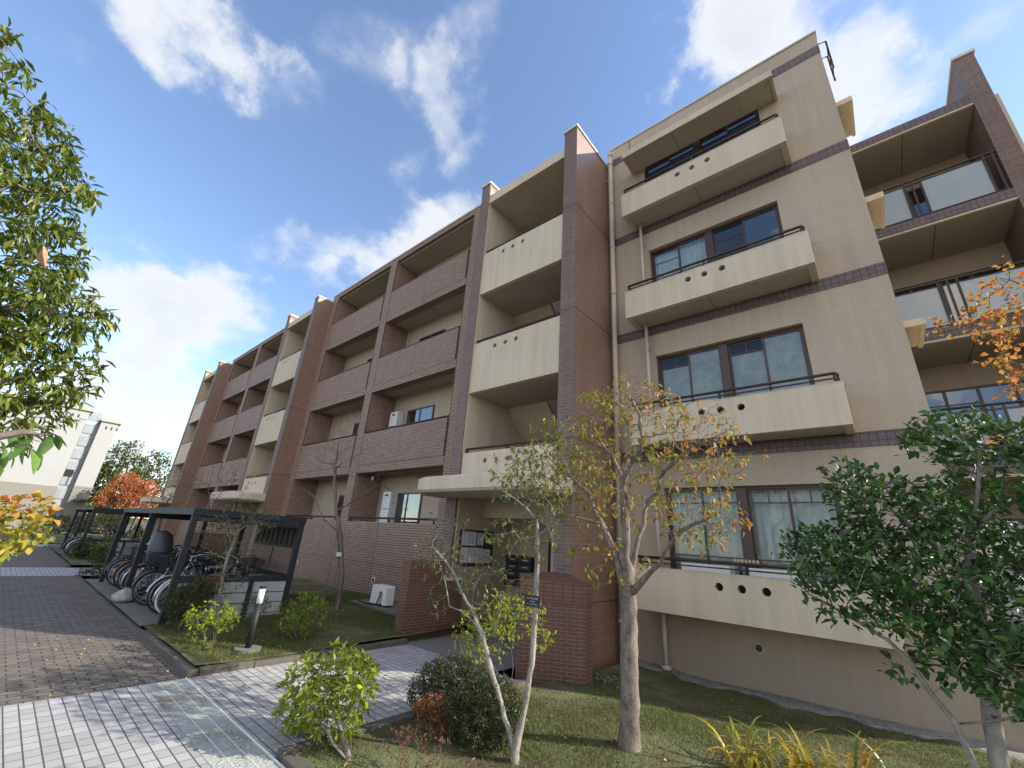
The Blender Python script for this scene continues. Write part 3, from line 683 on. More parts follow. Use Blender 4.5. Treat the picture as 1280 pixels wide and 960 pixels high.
def sheet(name, x0, x1, y0, y1, z, mat, nx=1, ny=1, zf=None):
    vs = []; 
    for j in range(ny+1):
        for i in range(nx+1):
            x = x0+(x1-x0)*i/nx; y = y0+(y1-y0)*j/ny; vs.append((x, y, zf(x, y) if zf else z))
    fs = [(j*(nx+1)+i, j*(nx+1)+i+1, (j+1)*(nx+1)+i+1, (j+1)*(nx+1)+i) for j in range(ny) for i in range(nx)]
    return struct(MB().add(vs, fs).build(name, mat, fix=False, smooth=nx > 1))
sheet('ground', -900, 900, -900, 900, G-.30, M_soil)
sheet('brick_path', -70, -6.65, -6, 1.66, G, M_pave)
sheet('gutter_strip', -70, -6.65, 1.664, 2.05, G-.002, M_pave)
sheet('verge', -70, 20, -30, -6.0, G-.004, M_lawn)
sheet('tiled_walkway', -6.65, 6, -6, 1.66, G+.002, M_tile)
sheet('entrance_walk', -6.65, -4.12, 2.05, 5.3, G+.002, M_tile)
sheet('entrance_floor', -7.39, -4.65, 5.3, 8.62, G+.006, plain('entrance_floor_tile', (.17, .17, .175), .6, var=.1, bump=.1))
for a, b, nm in ((-21.3, -18.6, 'tiled_crossing'), (-35.8, -33.1, 'tiled_crossing')):
    sheet(nm, a, b, -6, 2.05, G+.004, M_tile); sheet('side_walk', a, b, 2.05, 7.4, G+.002, M_tile)
o = sheet('drain_cover_strip', -6.65, 6, 1.66, 2.05, G+.004, M_drain)
m = MB(); m.box(-6.65, 6, 1.78, 1.785, G+.0042, G+.006); m.box(-6.65, 6, 1.91, 1.915, G+.0042, G+.006); m.box(-6.65, 6, 2.043, 2.055, G+.004, G+.012); struct(m.build('drain_joint', M_white))
GL = G+.10
def kerb(name, x0, x1, y0, y1, h=.075):
    m = MB(); L_ = max(x1-x0, y1-y0); n = max(1, int(L_/.6)); rr = random.Random(int(x0*10+y0*7))
    for i in range(n):
        dz = rr.uniform(-.006, .006)
        if x1-x0 > y1-y0: a = x0+(x1-x0)*i/n; m.box(a+.003, x0+(x1-x0)*(i+1)/n-.003, y0, y1, G-.1, G+h+dz)
        else: a = y0+(y1-y0)*i/n; m.box(x0, x1, a+.003, y0+(y1-y0)*(i+1)/n-.003, G-.1, G+h+dz)
    return struct(m.build(name, M_kerb, bevel=.012))
kerb('kerb', -9.3, -6.65, 2.05, 2.17); kerb('kerb', -6.77, -6.65, 2.18, 5.27); kerb('kerb', -4.12, -4.0, 2.07, 5.35, .06); kerb('kerb', -3.99, 6, 2.06, 2.18, .05)
kerb('kerb', -18.55, -9.31, 2.05, 2.14, .03); kerb('kerb', -33.0, -21.35, 2.05, 2.17)
def lz(x, y):
    return GL+.012*math.sin(x*1.7+y)+.01*math.sin(y*2.3-x*.6)+.06*max(0, min(1, (y-4)/3.4))
sheet('lawn', -9.72, -6.73, 2.13, 7.39, 0, M_lawn, 24, 36, lz)
sheet('lawn', -18.6, -9.72, 4.36, 7.39, 0, M_lawn, 60, 20, lz)
sheet('lawn', -33.1, -21.3, 2.17, 7.39, 0, M_lawn, 20, 10, lz)
def bz(x, y):
    t = max(0, min(1, (y-4)/3.6)); return G+.035-.17*t*t*(3-2*t)+.018*math.sin(x*1.3+y*.9)+.012*math.sin(x*3.1-y*2.2)
sheet('mossy_bed', -4.0, 9, 2.18, 8.44, 0, M_lawn, 80, 50, bz)
sheet('gravel_strip', -3.95, 9, 7.88, 8.43, 0, M_grav, 260, 14, lambda x, y: bz(x, y)+.016-max(0, 8.12+.10*math.sin(x*5.3)+.06*math.sin(x*13.1)-y)*.35+.006*math.sin(x*61+y*47))
sheet('mossy_bed', .9, 20, 8.44, 14, G-.12, M_lawn)
sheet('bicycle_pad', -17.0, -9.70, 2.10, 4.34, GL-.05+.02, M_conc)
sheet('far_road', -300, -70.01, -60, 14, G-.01, M_conc)
sheet('far_lawn', -75, -36.5, 2.1, 40, G+.02, M_lawn)
# blades of grass and moss tips, one mass
rng = np.random.default_rng(3)
def grass(name, label, boxes, n, hmin, hmax, zf, mat, wdt=.004, clump=True):
    V = []; T = []
    tot = sum((b[1]-b[0])*(b[3]-b[2]) for b in boxes)
    for (x0, x1, y0, y1) in boxes:
        k = int(n*(x1-x0)*(y1-y0)/tot); x = rng.uniform(x0, x1, k*2); y = rng.uniform(y0, y1, k*2)
        msk = (np.sin(x*2.1+1.3*np.sin(y*1.7))+np.sin(y*2.9+x*1.1)+rng.normal(0, .9, len(x))) > -.3; x = x[msk][:k]; y = y[msk][:k]
        z = np.array([zf(a, b) for a, b in zip(x, y)])
        h = rng.uniform(hmin, hmax, len(x)); a = rng.uniform(0, 2*math.pi, len(x)); ln = rng.normal(0, .45, (len(x), 2))
        dx, dy = np.cos(a)*wdt, np.sin(a)*wdt
        p = np.stack([np.stack([x-dx, y-dy, z-.005], -1), np.stack([x+dx, y+dy, z-.005], -1), np.stack([x+ln[:, 0]*h, y+ln[:, 1]*h, z+h], -1)], 1)
        V.append(p.reshape(-1, 3)); T.append(rng.uniform(0, 1, len(x)))
    V = np.concatenate(V); T = np.concatenate(T); nf = len(V)//3
    me = bpy.data.meshes.new(name); me.from_pydata(V.tolist(), [], np.arange(len(V)).reshape(-1, 3).tolist())
    at_ = me.attributes.new('tone', 'FLOAT', 'FACE'); at_.data.foreach_set('value', T)
    me.materials.append(mat); o = bpy.data.objects.new(name, me); COL.objects.link(o); o['kind'] = 'stuff'; o['label'] = label; o['category'] = 'grass'; return o
M_grass = leafmat('grass_blade', [(0, (.07, .05, .025)), (.2, (.12, .105, .05)), (.45, (.09, .13, .04)), (.8, (.15, .19, .07)), (1, (.20, .20, .09))], .8, .3, .1)
grass('grass', 'short mossy grass on the bed in front of the beige end wall', [(-4.0, 3, 2.2, 8.0)], 120000, .010, .038, bz, M_grass)
grass('grass', 'short grass on the lawn between the bicycle shelter and the brick wall', [(-9.7, -6.8, 2.2, 7.3), (-12, -9.7, 4.4, 7.3)], 80000, .015, .05, lambda x, y: lz(x, y) if not (x < -9.75 and y < 4.35) else G-.2, M_grass)
# ================= vegetation =================
def ell(u, v, y, ru, rv, rd, n):
    n = int(n*1.9)
    c = at(u, v, y); d = float(c @ CF); p = rng.normal(0, 1, (n, 3)); p /= np.linalg.norm(p, axis=1)[:, None]; p *= rng.uniform(0, 1, (n, 1))**(1/2.6)
    return c+np.outer(p[:, 0]*ru*d/F_PX, CR)+np.outer(p[:, 1]*rv*d/F_PX, CU)+np.outer(p[:, 2]*rd, CF)
def ell3(c, r, n, shell=2.6):
    p = rng.normal(0, 1, (n, 3)); p /= np.linalg.norm(p, axis=1)[:, None]; p *= rng.uniform(0, 1, (n, 1))**(1/shell)
    return np.array(c)+p*np.array(r)
class Skel:
    def __init__(s): s.p = []; s.par = []
    def limb(s, pts, start=None, step=.12, wob=.0):
        """polyline of world points; start = index of the node it leaves (nearest to pts[0] if None)"""
        pts = [np.array(p, float) for p in pts]
        if s.p:
            if start is None:
                A = np.array(s.p); start = int(np.argmin(((A-pts[0])**2).sum(1)))
            cur = start; pts[0] = np.array(s.p[start])
        else:
            s.p.append(pts[0]); s.par.append(-1); cur = 0
        for a, b in zip(pts[:-1], pts[1:]):
            n = max(1, int(np.linalg.norm(b-a)/step))
            for i in range(1, n+1):
                q = a+(b-a)*i/n
                if i < n: q = q+rng.normal(0, wob, 3)
                s.p.append(q); s.par.append(cur); cur = len(s.p)-1
        return cur
    def grow(s, attr, step=.09, kill=.14, infl=1.2, iters=60, up=0.0, jit=.12, maxn=9000):
        A = np.array(attr); P = np.array(s.p); near = np.full(len(A), 1e9); ni = np.zeros(len(A), int)
        def upd(i0):
            nonlocal near, ni
            for i in range(i0, len(s.p)):
                d = ((A-s.p[i])**2).sum(1); m = d < near; near[m] = d[m]; ni[m] = i
        upd(0)
        seen = {}
        for it in range(iters):
            alive = near > kill*kill
            if not alive.any() or len(s.p) > maxn: break
            use = alive & (near < infl*infl)
            if not use.any(): use = alive & (near <= near[alive].min()*1.5)
            idx = np.where(use)[0]; dirs = A[idx]-np.array(s.p)[ni[idx]]; dirs /= np.linalg.norm(dirs, axis=1)[:, None]+1e-9
            acc = {}
            for k, d in zip(ni[idx], dirs): acc[k] = acc.get(k, 0)+d
            i0 = len(s.p)
            for k, d in acc.items():
                d = d/(np.linalg.norm(d)+1e-6)+rng.normal(0, jit, 3)+np.array([0, 0, up]); d /= np.linalg.norm(d)+1e-9
                c = seen.get(k, 0)
                if c > 4: continue
                seen[k] = c+1
                s.p.append(np.array(s.p[k])+d*step); s.par.append(int(k))
            if len(s.p) == i0: break
            upd(i0)
    def finish(s, r0, tip=.004, ex=2.3):
        P = np.array(s.p); par = np.array(s.par); n = len(P)
        acc = np.zeros(n); R = np.zeros(n); kids = [[] for _ in range(n)]
        for i in range(1, n): kids[par[i]].append(i)
        for i in range(n-1, -1, -1):
            R[i] = max(tip, acc[i]**(1/ex)) if kids[i] else tip
            if par[i] >= 0: acc[par[i]] += R[i]**ex
        # scale so the root has r0, tips stay tip
        R = tip+(r0-tip)*(np.clip(R-tip, 0, None)/max(1e-6, R[0]-tip))**1.7
        for i in range(n):
            if kids[i]:
                k = max(kids[i], key=lambda j: R[j]); ln_ = float(np.linalg.norm(P[k]-P[i])); R[k] = max(R[k], R[i]*(1-.9*ln_/max(.25, 14*R[i]))) if R[k] > tip*1.5 else R[k]
                for k2 in kids[i]:
                    if k2 != k and R[i] > .03 and R[k2] > .2*R[i]: R[k2] = max(R[k2], .5*R[i])
        cnt = np.zeros(n, int)
        for i in range(n-1, -1, -1):
            if not kids[i]: cnt[i] = 1
            if par[i] >= 0: cnt[par[i]] += cnt[i]
        s.C = cnt
        s.P, s.PAR, s.R, s.K = P, par, R, kids; return s
    def mesh(s, name, mat, parent, sides=7, thin=5):
        P, par, R = s.P, s.PAR, s.R; n = len(P)
        D = np.zeros((n, 3)); D[1:] = P[1:]-P[par[1:]]
        for i in range(n):
            if s.K[i]:
                k = max(s.K[i], key=lambda j: R[j]); D[i] = D[i]/(np.linalg.norm(D[i])+1e-9)+(P[k]-P[i])/(np.linalg.norm(P[k]-P[i])+1e-9)
        D /= np.linalg.norm(D, axis=1)[:, None]+1e-9
        ref = np.array([.31, .23, .92]); a = np.cross(D, ref); a /= np.linalg.norm(a, axis=1)[:, None]+1e-9; b = np.cross(D, a)
        V = []; Fc = []; ring = {}
        main = [max(k, key=lambda j: R[j]) if k else -1 for k in s.K]
        def mk(p, a_, b_, r, m):
            k0 = len(V)
            for j in range(m):
                t = 2*math.pi*j/m; V.append(tuple(p+(a_*math.cos(t)+b_*math.sin(t))*r))
            return k0, m
        sd = lambda r: sides if r > .012 else (thin if r > .006 else 3)
        for i in range(1, n):
            p = par[i]; m = sd(R[p] if main[p] == i else R[i])
            if main[p] == i and p in ring and ring[p][1] == m: r0 = ring[p]
            elif main[p] == i: r0 = mk(P[p], a[p], b[p], R[p], m)
            else: r0 = mk(P[p], a[i], b[i], min(R[i]*1.15, R[p]*.9), m)
            if main[p] != i: m2 = m
            r1 = mk(P[i], a[i], b[i], R[i], m); ring[i] = r1
            for j in range(m): Fc.append((r0[0]+j, r0[0]+(j+1) % m, r1[0]+(j+1) % m, r1[0]+j))
        me = bpy.data.meshes.new(name); off = wloc(parent)
        me.from_pydata([(v[0]-off.x, v[1]-off.y, v[2]-off.z) for v in V], [], Fc)
        me.polygons.foreach_set('use_smooth', [True]*len(me.polygons)); me.materials.append(mat)
        o = bpy.data.objects.new(name, me); COL.objects.link(o); o.parent = parent; return o
    def twigs(s, rmax):
        i = [k for k in range(1, len(s.P)) if s.C[k] <= 4]; i = np.array(i)
        return s.P[i], s.P[i]-s.P[s.PAR[i]], np.array([len(s.K[k]) == 0 for k in i])
def leaves(name, P, D, mat, parent, length, width, per=1, droop=.3, spread=1.0, tone=(0, 1), off=.0, curl=.25, whorl=0, tone_fn=None, up=0.0):
    """one mesh of real leaf blades, each folded along its midrib"""
    if whorl:
        n = len(P)*whorl; c = np.repeat(P, whorl, 0); d0 = np.repeat(D, whorl, 0)
    else:
        n = int(len(P)*per); k = rng.integers(0, len(P), n); c = P[k]+rng.normal(0, off, (n, 3)); d0 = D[k]
    d0 = d0/(np.linalg.norm(d0, axis=1)[:, None]+1e-9)
    r = rng.normal(0, 1, (n, 3)); r /= np.linalg.norm(r, axis=1)[:, None]
    if whorl:
        r -= d0*(r*d0).sum(1)[:, None]; r /= np.linalg.norm(r, axis=1)[:, None]+1e-9
        d = d0*rng.uniform(.15, .9, (n, 1))+r
    else: d = d0*.6+r*spread
    d[:, 2] += up-droop*rng.uniform(.3, 1.4, n); d /= np.linalg.norm(d, axis=1)[:, None]+1e-9
    upv = np.array([0, 0, 1.])+rng.normal(0, .35, (n, 3)); s_ = np.cross(d, upv); s_ /= np.linalg.norm(s_, axis=1)[:, None]+1e-9; u = np.cross(s_, d)
    L_ = (length*rng.uniform(.6, 1.15, n))[:, None]; W_ = L_*(width/length)*rng.uniform(.85, 1.15, (n, 1))
    fold = W_*.25; cu = L_*curl*rng.uniform(.3, 1, (n, 1))
    v0 = c; v4 = c+d*L_-u*cu; mid = c+d*L_*.48-u*cu*.15
    v1 = mid+s_*W_/2+u*fold; v3 = mid-s_*W_/2+u*fold; v2 = mid
    q = c+d*L_*.8-u*cu*.55; v5 = q+s_*W_*.30+u*fold*.5; v6 = q-s_*W_*.30+u*fold*.5
    V = np.stack([v0, v1, v2, v3, v4, v5, v6], 1).reshape(-1, 3)
    base = np.arange(n)[:, None]*7
    Fq = np.concatenate([base+np.array([[0, 1, 2]]), base+np.array([[0, 2, 3]]), base+np.array([[2, 1, 5]]), base+np.array([[2, 5, 4]]), base+np.array([[2, 4, 6]]), base+np.array([[2, 6, 3]])], 1).reshape(-1, 3)
    off_ = np.array(wloc(parent)) if parent is not None else np.zeros(3)
    me = bpy.data.meshes.new(name); V = V-off_
    me.vertices.add(len(V)); me.vertices.foreach_set('co', V.ravel()); me.loops.add(len(Fq)*3); me.loops.foreach_set('vertex_index', Fq.ravel().astype(np.int32))
    me.polygons.add(len(Fq)); me.polygons.foreach_set('loop_start', np.arange(0, len(Fq)*3, 3, dtype=np.int32)); me.polygons.foreach_set('loop_total', np.full(len(Fq), 3, dtype=np.int32))
    me.update(); me.validate()
    if tone_fn is not None: t = tone_fn(c)
    else: t = rng.uniform(tone[0], tone[1], n)
    at_ = me.attributes.new('tone', 'FLOAT', 'FACE'); at_.data.foreach_set('value', np.repeat(np.clip(t, 0, 1), 6).astype(np.float32))
    me.materials.append(mat); o = bpy.data.objects.new(name, me); COL.objects.link(o)
    if parent is not None: o.parent = parent
    return o
def bark(name, c1, c2, sc=9):
    a = NT(name); mp = a.n('ShaderNodeMapping', {'Vector': a.obj(), 'Scale': (1, 1, .45)}); n = a.noise(sc, 6, .65, mp.outputs[0]); n2 = a.noise(sc*5, 4, .6)
    f = a.math('ADD', a.math('MULTIPLY', n, .6), a.math('MULTIPLY', n2, .4)); c = a.ramp(f, [(.36, c1), (.5, tuple((x+y)/2 for x, y in zip(c1, c2))), (.62, c2)])
    a.L.new(c, a.b.inputs['Base Color']); a.b.inputs['Roughness'].default_value = .85; a.bump(f, .9, .012); return a.m
K_grey = bark('grey_bark', (.10, .085, .07), (.36, .33, .28))
K_main = bark('flaking_brown_bark', (.06, .042, .035), (.27, .22, .18), 14)
K_brown = bark('brown_bark', (.055, .042, .032), (.19, .15, .12))
K_smooth = bark('smooth_bark', (.12, .105, .09), (.30, .27, .23), 5)
L_ever = leafmat('evergreen_leaf', [(0, (.03, .068, .02)), (.55, (.062, .135, .032)), (.85, (.11, .20, .05)), (1, (.17, .26, .05))], .38, .18, .4)
L_big = leafmat('glossy_long_leaf', [(0, (.055, .09, .02)), (.5, (.14, .185, .035)), (.85, (.22, .24, .05)), (1, (.38, .36, .09))], .35, .4)
L_autumn = leafmat('thinning_autumn_leaf', [(0, (.10, .15, .03)), (.35, (.20, .22, .04)), (.6, (.34, .28, .06)), (.78, (.40, .20, .06)), (.9, (.42, .12, .04)), (1, (.5, .35, .2))], .5, .45)
L_yg = leafmat('yellow_green_leaf', [(0, (.09, .15, .02)), (.35, (.22, .29, .035)), (.8, (.42, .46, .06)), (1, (.58, .56, .11))], .4, .5)
L_lime = leafmat('lime_leaf', [(0, (.10, .18, .02)), (.5, (.32, .40, .03)), (1, (.58, .60, .06))], .4, .5)
L_maple = leafmat('maple_leaf', [(0, (.26, .22, .05)), (.3, (.42, .24, .08)), (.7, (.48, .19, .08)), (1, (.38, .10, .05))], .5, .5)
L_mapley = leafmat('maple_leaf_mixed', [(0, (.16, .20, .03)), (.3, (.38, .36, .05)), (.6, (.52, .34, .07)), (.82, (.52, .16, .05)), (1, (.38, .03, .04))], .5, .5)
L_box = leafmat('small_dark_leaf', [(0, (.022, .035, .012)), (.6, (.05, .065, .02)), (1, (.11, .11, .04))], .45, .2)
L_red = leafmat('reddish_leaf', [(0, (.16, .07, .025)), (.5, (.30, .12, .045)), (1, (.42, .22, .08))], .5, .4)
L_green = leafmat('plain_green_leaf', [(0, (.035, .07, .015)), (.6, (.08, .14, .025)), (1, (.17, .22, .04))], .45, .35)
def base_of(sk): return tuple(sk.p[0])
def A(u, v, y): return at(u, v, y)

# ---- 1 the tree in the middle ----
Y0 = 4.45
b = A(787, 944, Y0); b[2] = min(b[2], bz(b[0], b[1])-.02)
T = thing('garden_tree', 'yellow and orange autumn tree with a stout knobbly trunk on the moss', 'tree', tuple(b))
sk = Skel(); a0 = sk.limb([b, A(788, 880, Y0), A(786, 800, Y0), A(785, 745, Y0)], step=.08, wob=.004)
l1 = sk.limb([A(785, 745, Y0), A(768, 690, Y0-.02), A(752, 655, Y0-.05), A(700, 643, Y0-.1), A(655, 622, Y0-.15)], a0, wob=.012)
l2 = sk.limb([A(785, 745, Y0), A(781, 650, Y0), A(779, 600, Y0), A(765, 570, Y0+.05), A(740, 540, Y0+.1)], a0, wob=.01)
l3 = sk.limb([A(785, 745, Y0), A(794, 690, Y0+.05), A(806, 640, Y0+.15), A(830, 590, Y0+.2), A(868, 560, Y0+.25)], a0, wob=.012)
l4 = sk.limb([A(788, 740, Y0), A(825, 705, Y0-.1), A(850, 665, Y0-.2), A(900, 640, Y0-.3)], a0, wob=.012)
l5 = sk.limb([A(779, 600, Y0), A(800, 562, Y0-.1), A(800, 520, Y0-.15), A(790, 500, Y0-.15)], wob=.012)
l6 = sk.limb([A(760, 665, Y0), A(735, 615, Y0+.1), A(710, 590, Y0+.2), A(680, 570, Y0+.25)], wob=.012)
at1 = np.concatenate([ell(712, 575, Y0, 80, 60, .55, 430), ell(785, 508, Y0, 66, 42, .5, 290), ell(865, 560, Y0, 68, 64, .55, 380), ell(870, 640, Y0-.1, 60, 42, .5, 200), ell(650, 590, Y0, 40, 34, .4, 90), ell(760, 600, Y0, 80, 70, .6, 160), ell(925, 565, Y0, 30, 28, .3, 35), ell(765, 700, Y0, 60, 35, .4, 30)])
sk.grow(at1, .055, .056, .9, 130, .05, .22); sk.finish(.082, .0022, 2.5); sk.R[:14] *= 1+.35*np.exp(-np.arange(14)/2.5); sk.R *= 1+.10*np.random.default_rng(1).normal(0, .6, len(sk.R))*(sk.R > .02); sk.mesh('trunk', K_main, T, 14)
p, d, e = sk.twigs(.0045)
cx = A(720, 560, Y0)
def tf(c):
    w = (c-cx)@CR; return np.clip(rng.beta(1.4, 1.9, len(c))*.9+np.clip(w, -.3, 1.3)*.22+(rng.uniform(0, 1, len(c)) > .93)*.35, 0, 1)
msk = rng.uniform(0, 1, len(p)) < np.clip(.66-.28*((p-cx)@CR), .34, .72)
leaves('crown', p[msk], d[msk], L_autumn, T, .070, .032, 2.0, .55, .9, off=.012, curl=.45, tone_fn=tf)

# ---- 2 leaning two-stemmed tree with the plaque ----
Y2 = 3.45
b = A(643, 985, Y2); b[2] = bz(b[0], b[1])-.02
T = thing('garden_tree', 'slender two-stemmed young tree with a dark name plaque in front of the entrance', 'tree', tuple(b))
sk = Skel(); n0 = sk.limb([b, A(643, 940, Y2)], step=.06)
a1 = sk.limb([A(643, 940, Y2), A(628, 885, Y2), A(612, 830, Y2), A(602, 790, Y2), A(590, 762, Y2)], n0, .07, .004)
a2 = sk.limb([A(643, 940, Y2), A(655, 890, Y2+.05), A(665, 830, Y2+.1), A(669, 760, Y2+.1), A(672, 690, Y2+.1), A(671, 650, Y2+.1)], n0, .07, .003)
sk.limb([A(590, 762, Y2), A(575, 735, Y2), A(560, 705, Y2-.1), A(540, 682, Y2-.1)], a1, wob=.006)
sk.limb([A(598, 778, Y2), A(575, 763, Y2), A(562, 758, Y2), A(556, 725, Y2), A(548, 700, Y2-.05)], wob=.004)
sk.limb([A(604, 795, Y2), A(622, 780, Y2), A(626, 750, Y2), A(612, 725, Y2)], wob=.004)
sk.limb([A(602, 790, Y2), A(590, 755, Y2), A(592, 735, Y2), A(600, 722, Y2)], wob=.004)
sk.limb([A(671, 650, Y2+.1), A(658, 635, Y2), A(642, 622, Y2-.1), A(625, 612, Y2-.15)], a2, wob=.005)
sk.limb([A(671, 673, Y2+.1), A(650, 674, Y2), A(642, 663, Y2-.05)], wob=.003)
sk.limb([A(671, 668, Y2+.1), A(685, 660, Y2+.1), A(690, 650, Y2+.1)], wob=.003)
at2 = np.concatenate([ell(548, 690, Y2, 36, 26, .3, 110), ell(590, 712, Y2, 50, 28, .3, 110), ell(650, 612, Y2, 40, 22, .3, 120), ell(650, 670, Y2, 55, 26, .3, 150), ell(690, 640, Y2, 22, 30, .25, 50), ell(560, 655, Y2, 34, 12, .2, 40), ell(545, 745, Y2, 20, 20, .2, 18), ell(640, 735, Y2, 25, 22, .2, 25)])
sk.grow(at2, .06, .075, .7, 45, 0, .25); sk.finish(.042, .0018, 2.4); sk.mesh('trunk', K_grey, T, 8)
p, d, e = sk.twigs(.0032); leaves('crown', p, d, leafmat('young_tree_leaf', [(0, (.06, .09, .02)), (.5, (.14, .17, .035)), (.9, (.26, .24, .07)), (1, (.5, .2, .12))], .45, .4), T, .06, .028, 1.3, .6, .8, off=.012, curl=.4, tone_fn=lambda c: rng.beta(1.6, 2.2, len(c)))
def plaque(c, w, h, lines, name_label, tilt=0, dark=True, yaw=0):
    r = thing('name_plaque', name_label, 'plaque', tuple(c))
    MB().box(c[0]-w/2, c[0]+w/2, c[1]-.003, c[1]+.003, c[2]-h/2, c[2]+h/2).build('plate', M_black if dark else M_white, r, bevel=.001)
    for (txt, size, dz) in lines:
        cu = bpy.data.curves.new('lettering', 'FONT'); cu.body = txt; cu.size = size; cu.align_x = 'CENTER'; cu.align_y = 'CENTER'; cu.extrude = .0003
        to = bpy.data.objects.new('lettering', cu); COL.objects.link(to)
        dg = bpy.context.evaluated_depsgraph_get(); me = bpy.data.meshes.new_from_object(to.evaluated_get(dg)); bpy.data.objects.remove(to)
        me.materials.clear(); me.materials.append(M_paper if dark else M_joint)
        o = bpy.data.objects.new('lettering', me); COL.objects.link(o); o.parent = r; o.location = (0, -.0036, dz); o.rotation_euler = (math.radians(90), 0, 0)
    r.rotation_euler = (0, tilt, yaw); return r
c = A(669, 751, Y2-.0)+np.array([0, -.045, 0])
plaque(c, .135, .095, [('ハナミズキ', .022, .02), ('ミズキ科', .012, -.004), ('北アメリカ原産  落葉高木', .009, -.026)], 'dark plastic name plaque with white katakana tied to the slender two-stemmed tree', math.radians(3), yaw=math.radians(28))

# ---- 3 dark evergreen at the right ----
Y3 = 3.05
b = A(1262, 1040, Y3); b[2] = bz(b[0], b[1])-.03
T = thing('evergreen_tree', 'dark glossy evergreen tree with pale forked trunks at the right edge, before the end wall', 'tree', tuple(b))
sk = Skel(); n0 = sk.limb([b, b+np.array([0, 0, .05])], step=.05)
t1 = sk.limb([b, A(1250, 960, Y3), A(1240, 900, Y3), A(1228, 800, Y3), A(1213, 730, Y3), A(1212, 670, Y3), A(1222, 620, Y3), A(1225, 560, Y3)], n0, .08, .004)
t2 = sk.limb([b, A(1215, 950, Y3-.1), A(1192, 900, Y3-.1), A(1165, 868, Y3-.1), A(1140, 830, Y3-.1), A(1110, 800, Y3-.1), A(1060, 770, Y3-.1), A(1010, 742, Y3-.1)], n0, .08, .004)
sk.limb([A(1180, 895, Y3-.1), A(1200, 905, Y3), A(1250, 900, Y3-.1), A(1300, 890, Y3-.2)], wob=.006)
sk.limb([A(1213, 720, Y3), A(1180, 690, Y3), A(1130, 650, Y3), A(1100, 625, Y3)], wob=.008)
sk.limb([A(1212, 670, Y3), A(1240, 640, Y3), A(1275, 625, Y3)], wob=.008)
sk.limb([A(1165, 868, Y3-.1), A(1140, 850, Y3-.1), A(1117, 845, Y3-.1), A(1113, 825, Y3-.1)], wob=.004)
at3 = np.concatenate([ell(1222, 555, Y3, 58, 38, .4, 170), ell(1262, 595, Y3, 40, 45, .4, 120), ell(1110, 630, Y3, 52, 42, .4, 190), ell(1050, 700, Y3-.1, 62, 32, .35, 190), ell(1140, 690, Y3, 90, 38, .4, 220), ell(1150, 760, Y3-.1, 90, 34, .4, 240), ell(1220, 800, Y3-.1, 75, 45, .4, 240), ell(1270, 720, Y3, 45, 70, .4, 200), ell(1080, 750, Y3-.1, 70, 26, .3, 130), ell(1255, 850, Y3-.1, 45, 40, .3, 110), ell(1062, 590, Y3, 14, 14, .1, 8), ell(1330, 700, Y3, 60, 150, .6, 200)])
sk.grow(at3, .06, .065, .7, 100, .02, .2); sk.finish(.038, .0022, 2.4); sk.mesh('trunk', K_smooth, T, 9)
p, d, e = sk.twigs(.0045); leaves('crown', p, d, L_ever, T, .053, .025, 9, -.15, .8, off=.018, curl=.12, tone_fn=lambda c: rng.beta(1.5, 2.4, len(c)))
c = A(1240, 802, Y3-.12); plaque(c, .12, .085, [('モッコク', .024, .018), ('ツバキ科', .012, -.006), ('常緑高木', .010, -.026)], 'small dark name plaque with white katakana hanging among the leaves of the evergreen', math.radians(-2), yaw=math.radians(20))

# ---- 4 orange maple reaching in from the right ----
b = np.array([2.6, 4.3, G-.1]); T = thing('maple_tree', 'orange maple whose lit branches reach in over the right edge of the picture', 'tree', tuple(b))
sk = Skel(); Y4 = 4.6
n0 = sk.limb([b, b+np.array([.02, 0, 1.0]), np.array([2.5, 4.4, .9])], step=.15, wob=.01)
n1 = sk.limb([np.array([2.5, 4.4, .9]), A(1380, 400, Y4), A(1300, 385, Y4), A(1240, 395, Y4), A(1195, 412, Y4)], n0, .1, .01)
sk.limb([A(1330, 385, Y4), A(1290, 360, Y4), A(1262, 350, Y4)], wob=.01); sk.limb([A(1400, 470, Y4), A(1300, 520, Y4), A(1240, 550, Y4)], wob=.01)
sk.limb([np.array([2.5, 4.4, .9]), np.array([2.9, 4.4, 1.6]), np.array([3.2, 4.5, 2.4])], n0, .15, .02)
at4 = np.concatenate([ell(1262, 365, Y4, 26, 26, .3, 90), ell(1225, 398, Y4, 42, 14, .25, 80), ell(1270, 405, Y4, 26, 24, .3, 80), ell(1190, 418, Y4, 16, 5, .1, 16), ell(1245, 549, Y4, 28, 5, .15, 22), ell(1280, 470, Y4, 14, 40, .2, 40), ell(1276, 360, Y4, 20, 30, .3, 60), ell3((3.1, 4.5, 1.8), (1.2, 1.2, 1.1), 420), ell(1330, 440, Y4, 40, 90, .5, 120)])
sk.grow(at4, .09, .09, .9, 60, 0, .2); sk.finish(.09, .002, 2.4); sk.mesh('trunk', K_brown, T, 8)
p, d, e = sk.twigs(.004); leaves('crown', p, d, L_maple, T, .048, .042, 4, .3, 1.0, off=.03, curl=.35, tone_fn=lambda c: rng.beta(2, 2, len(c)))

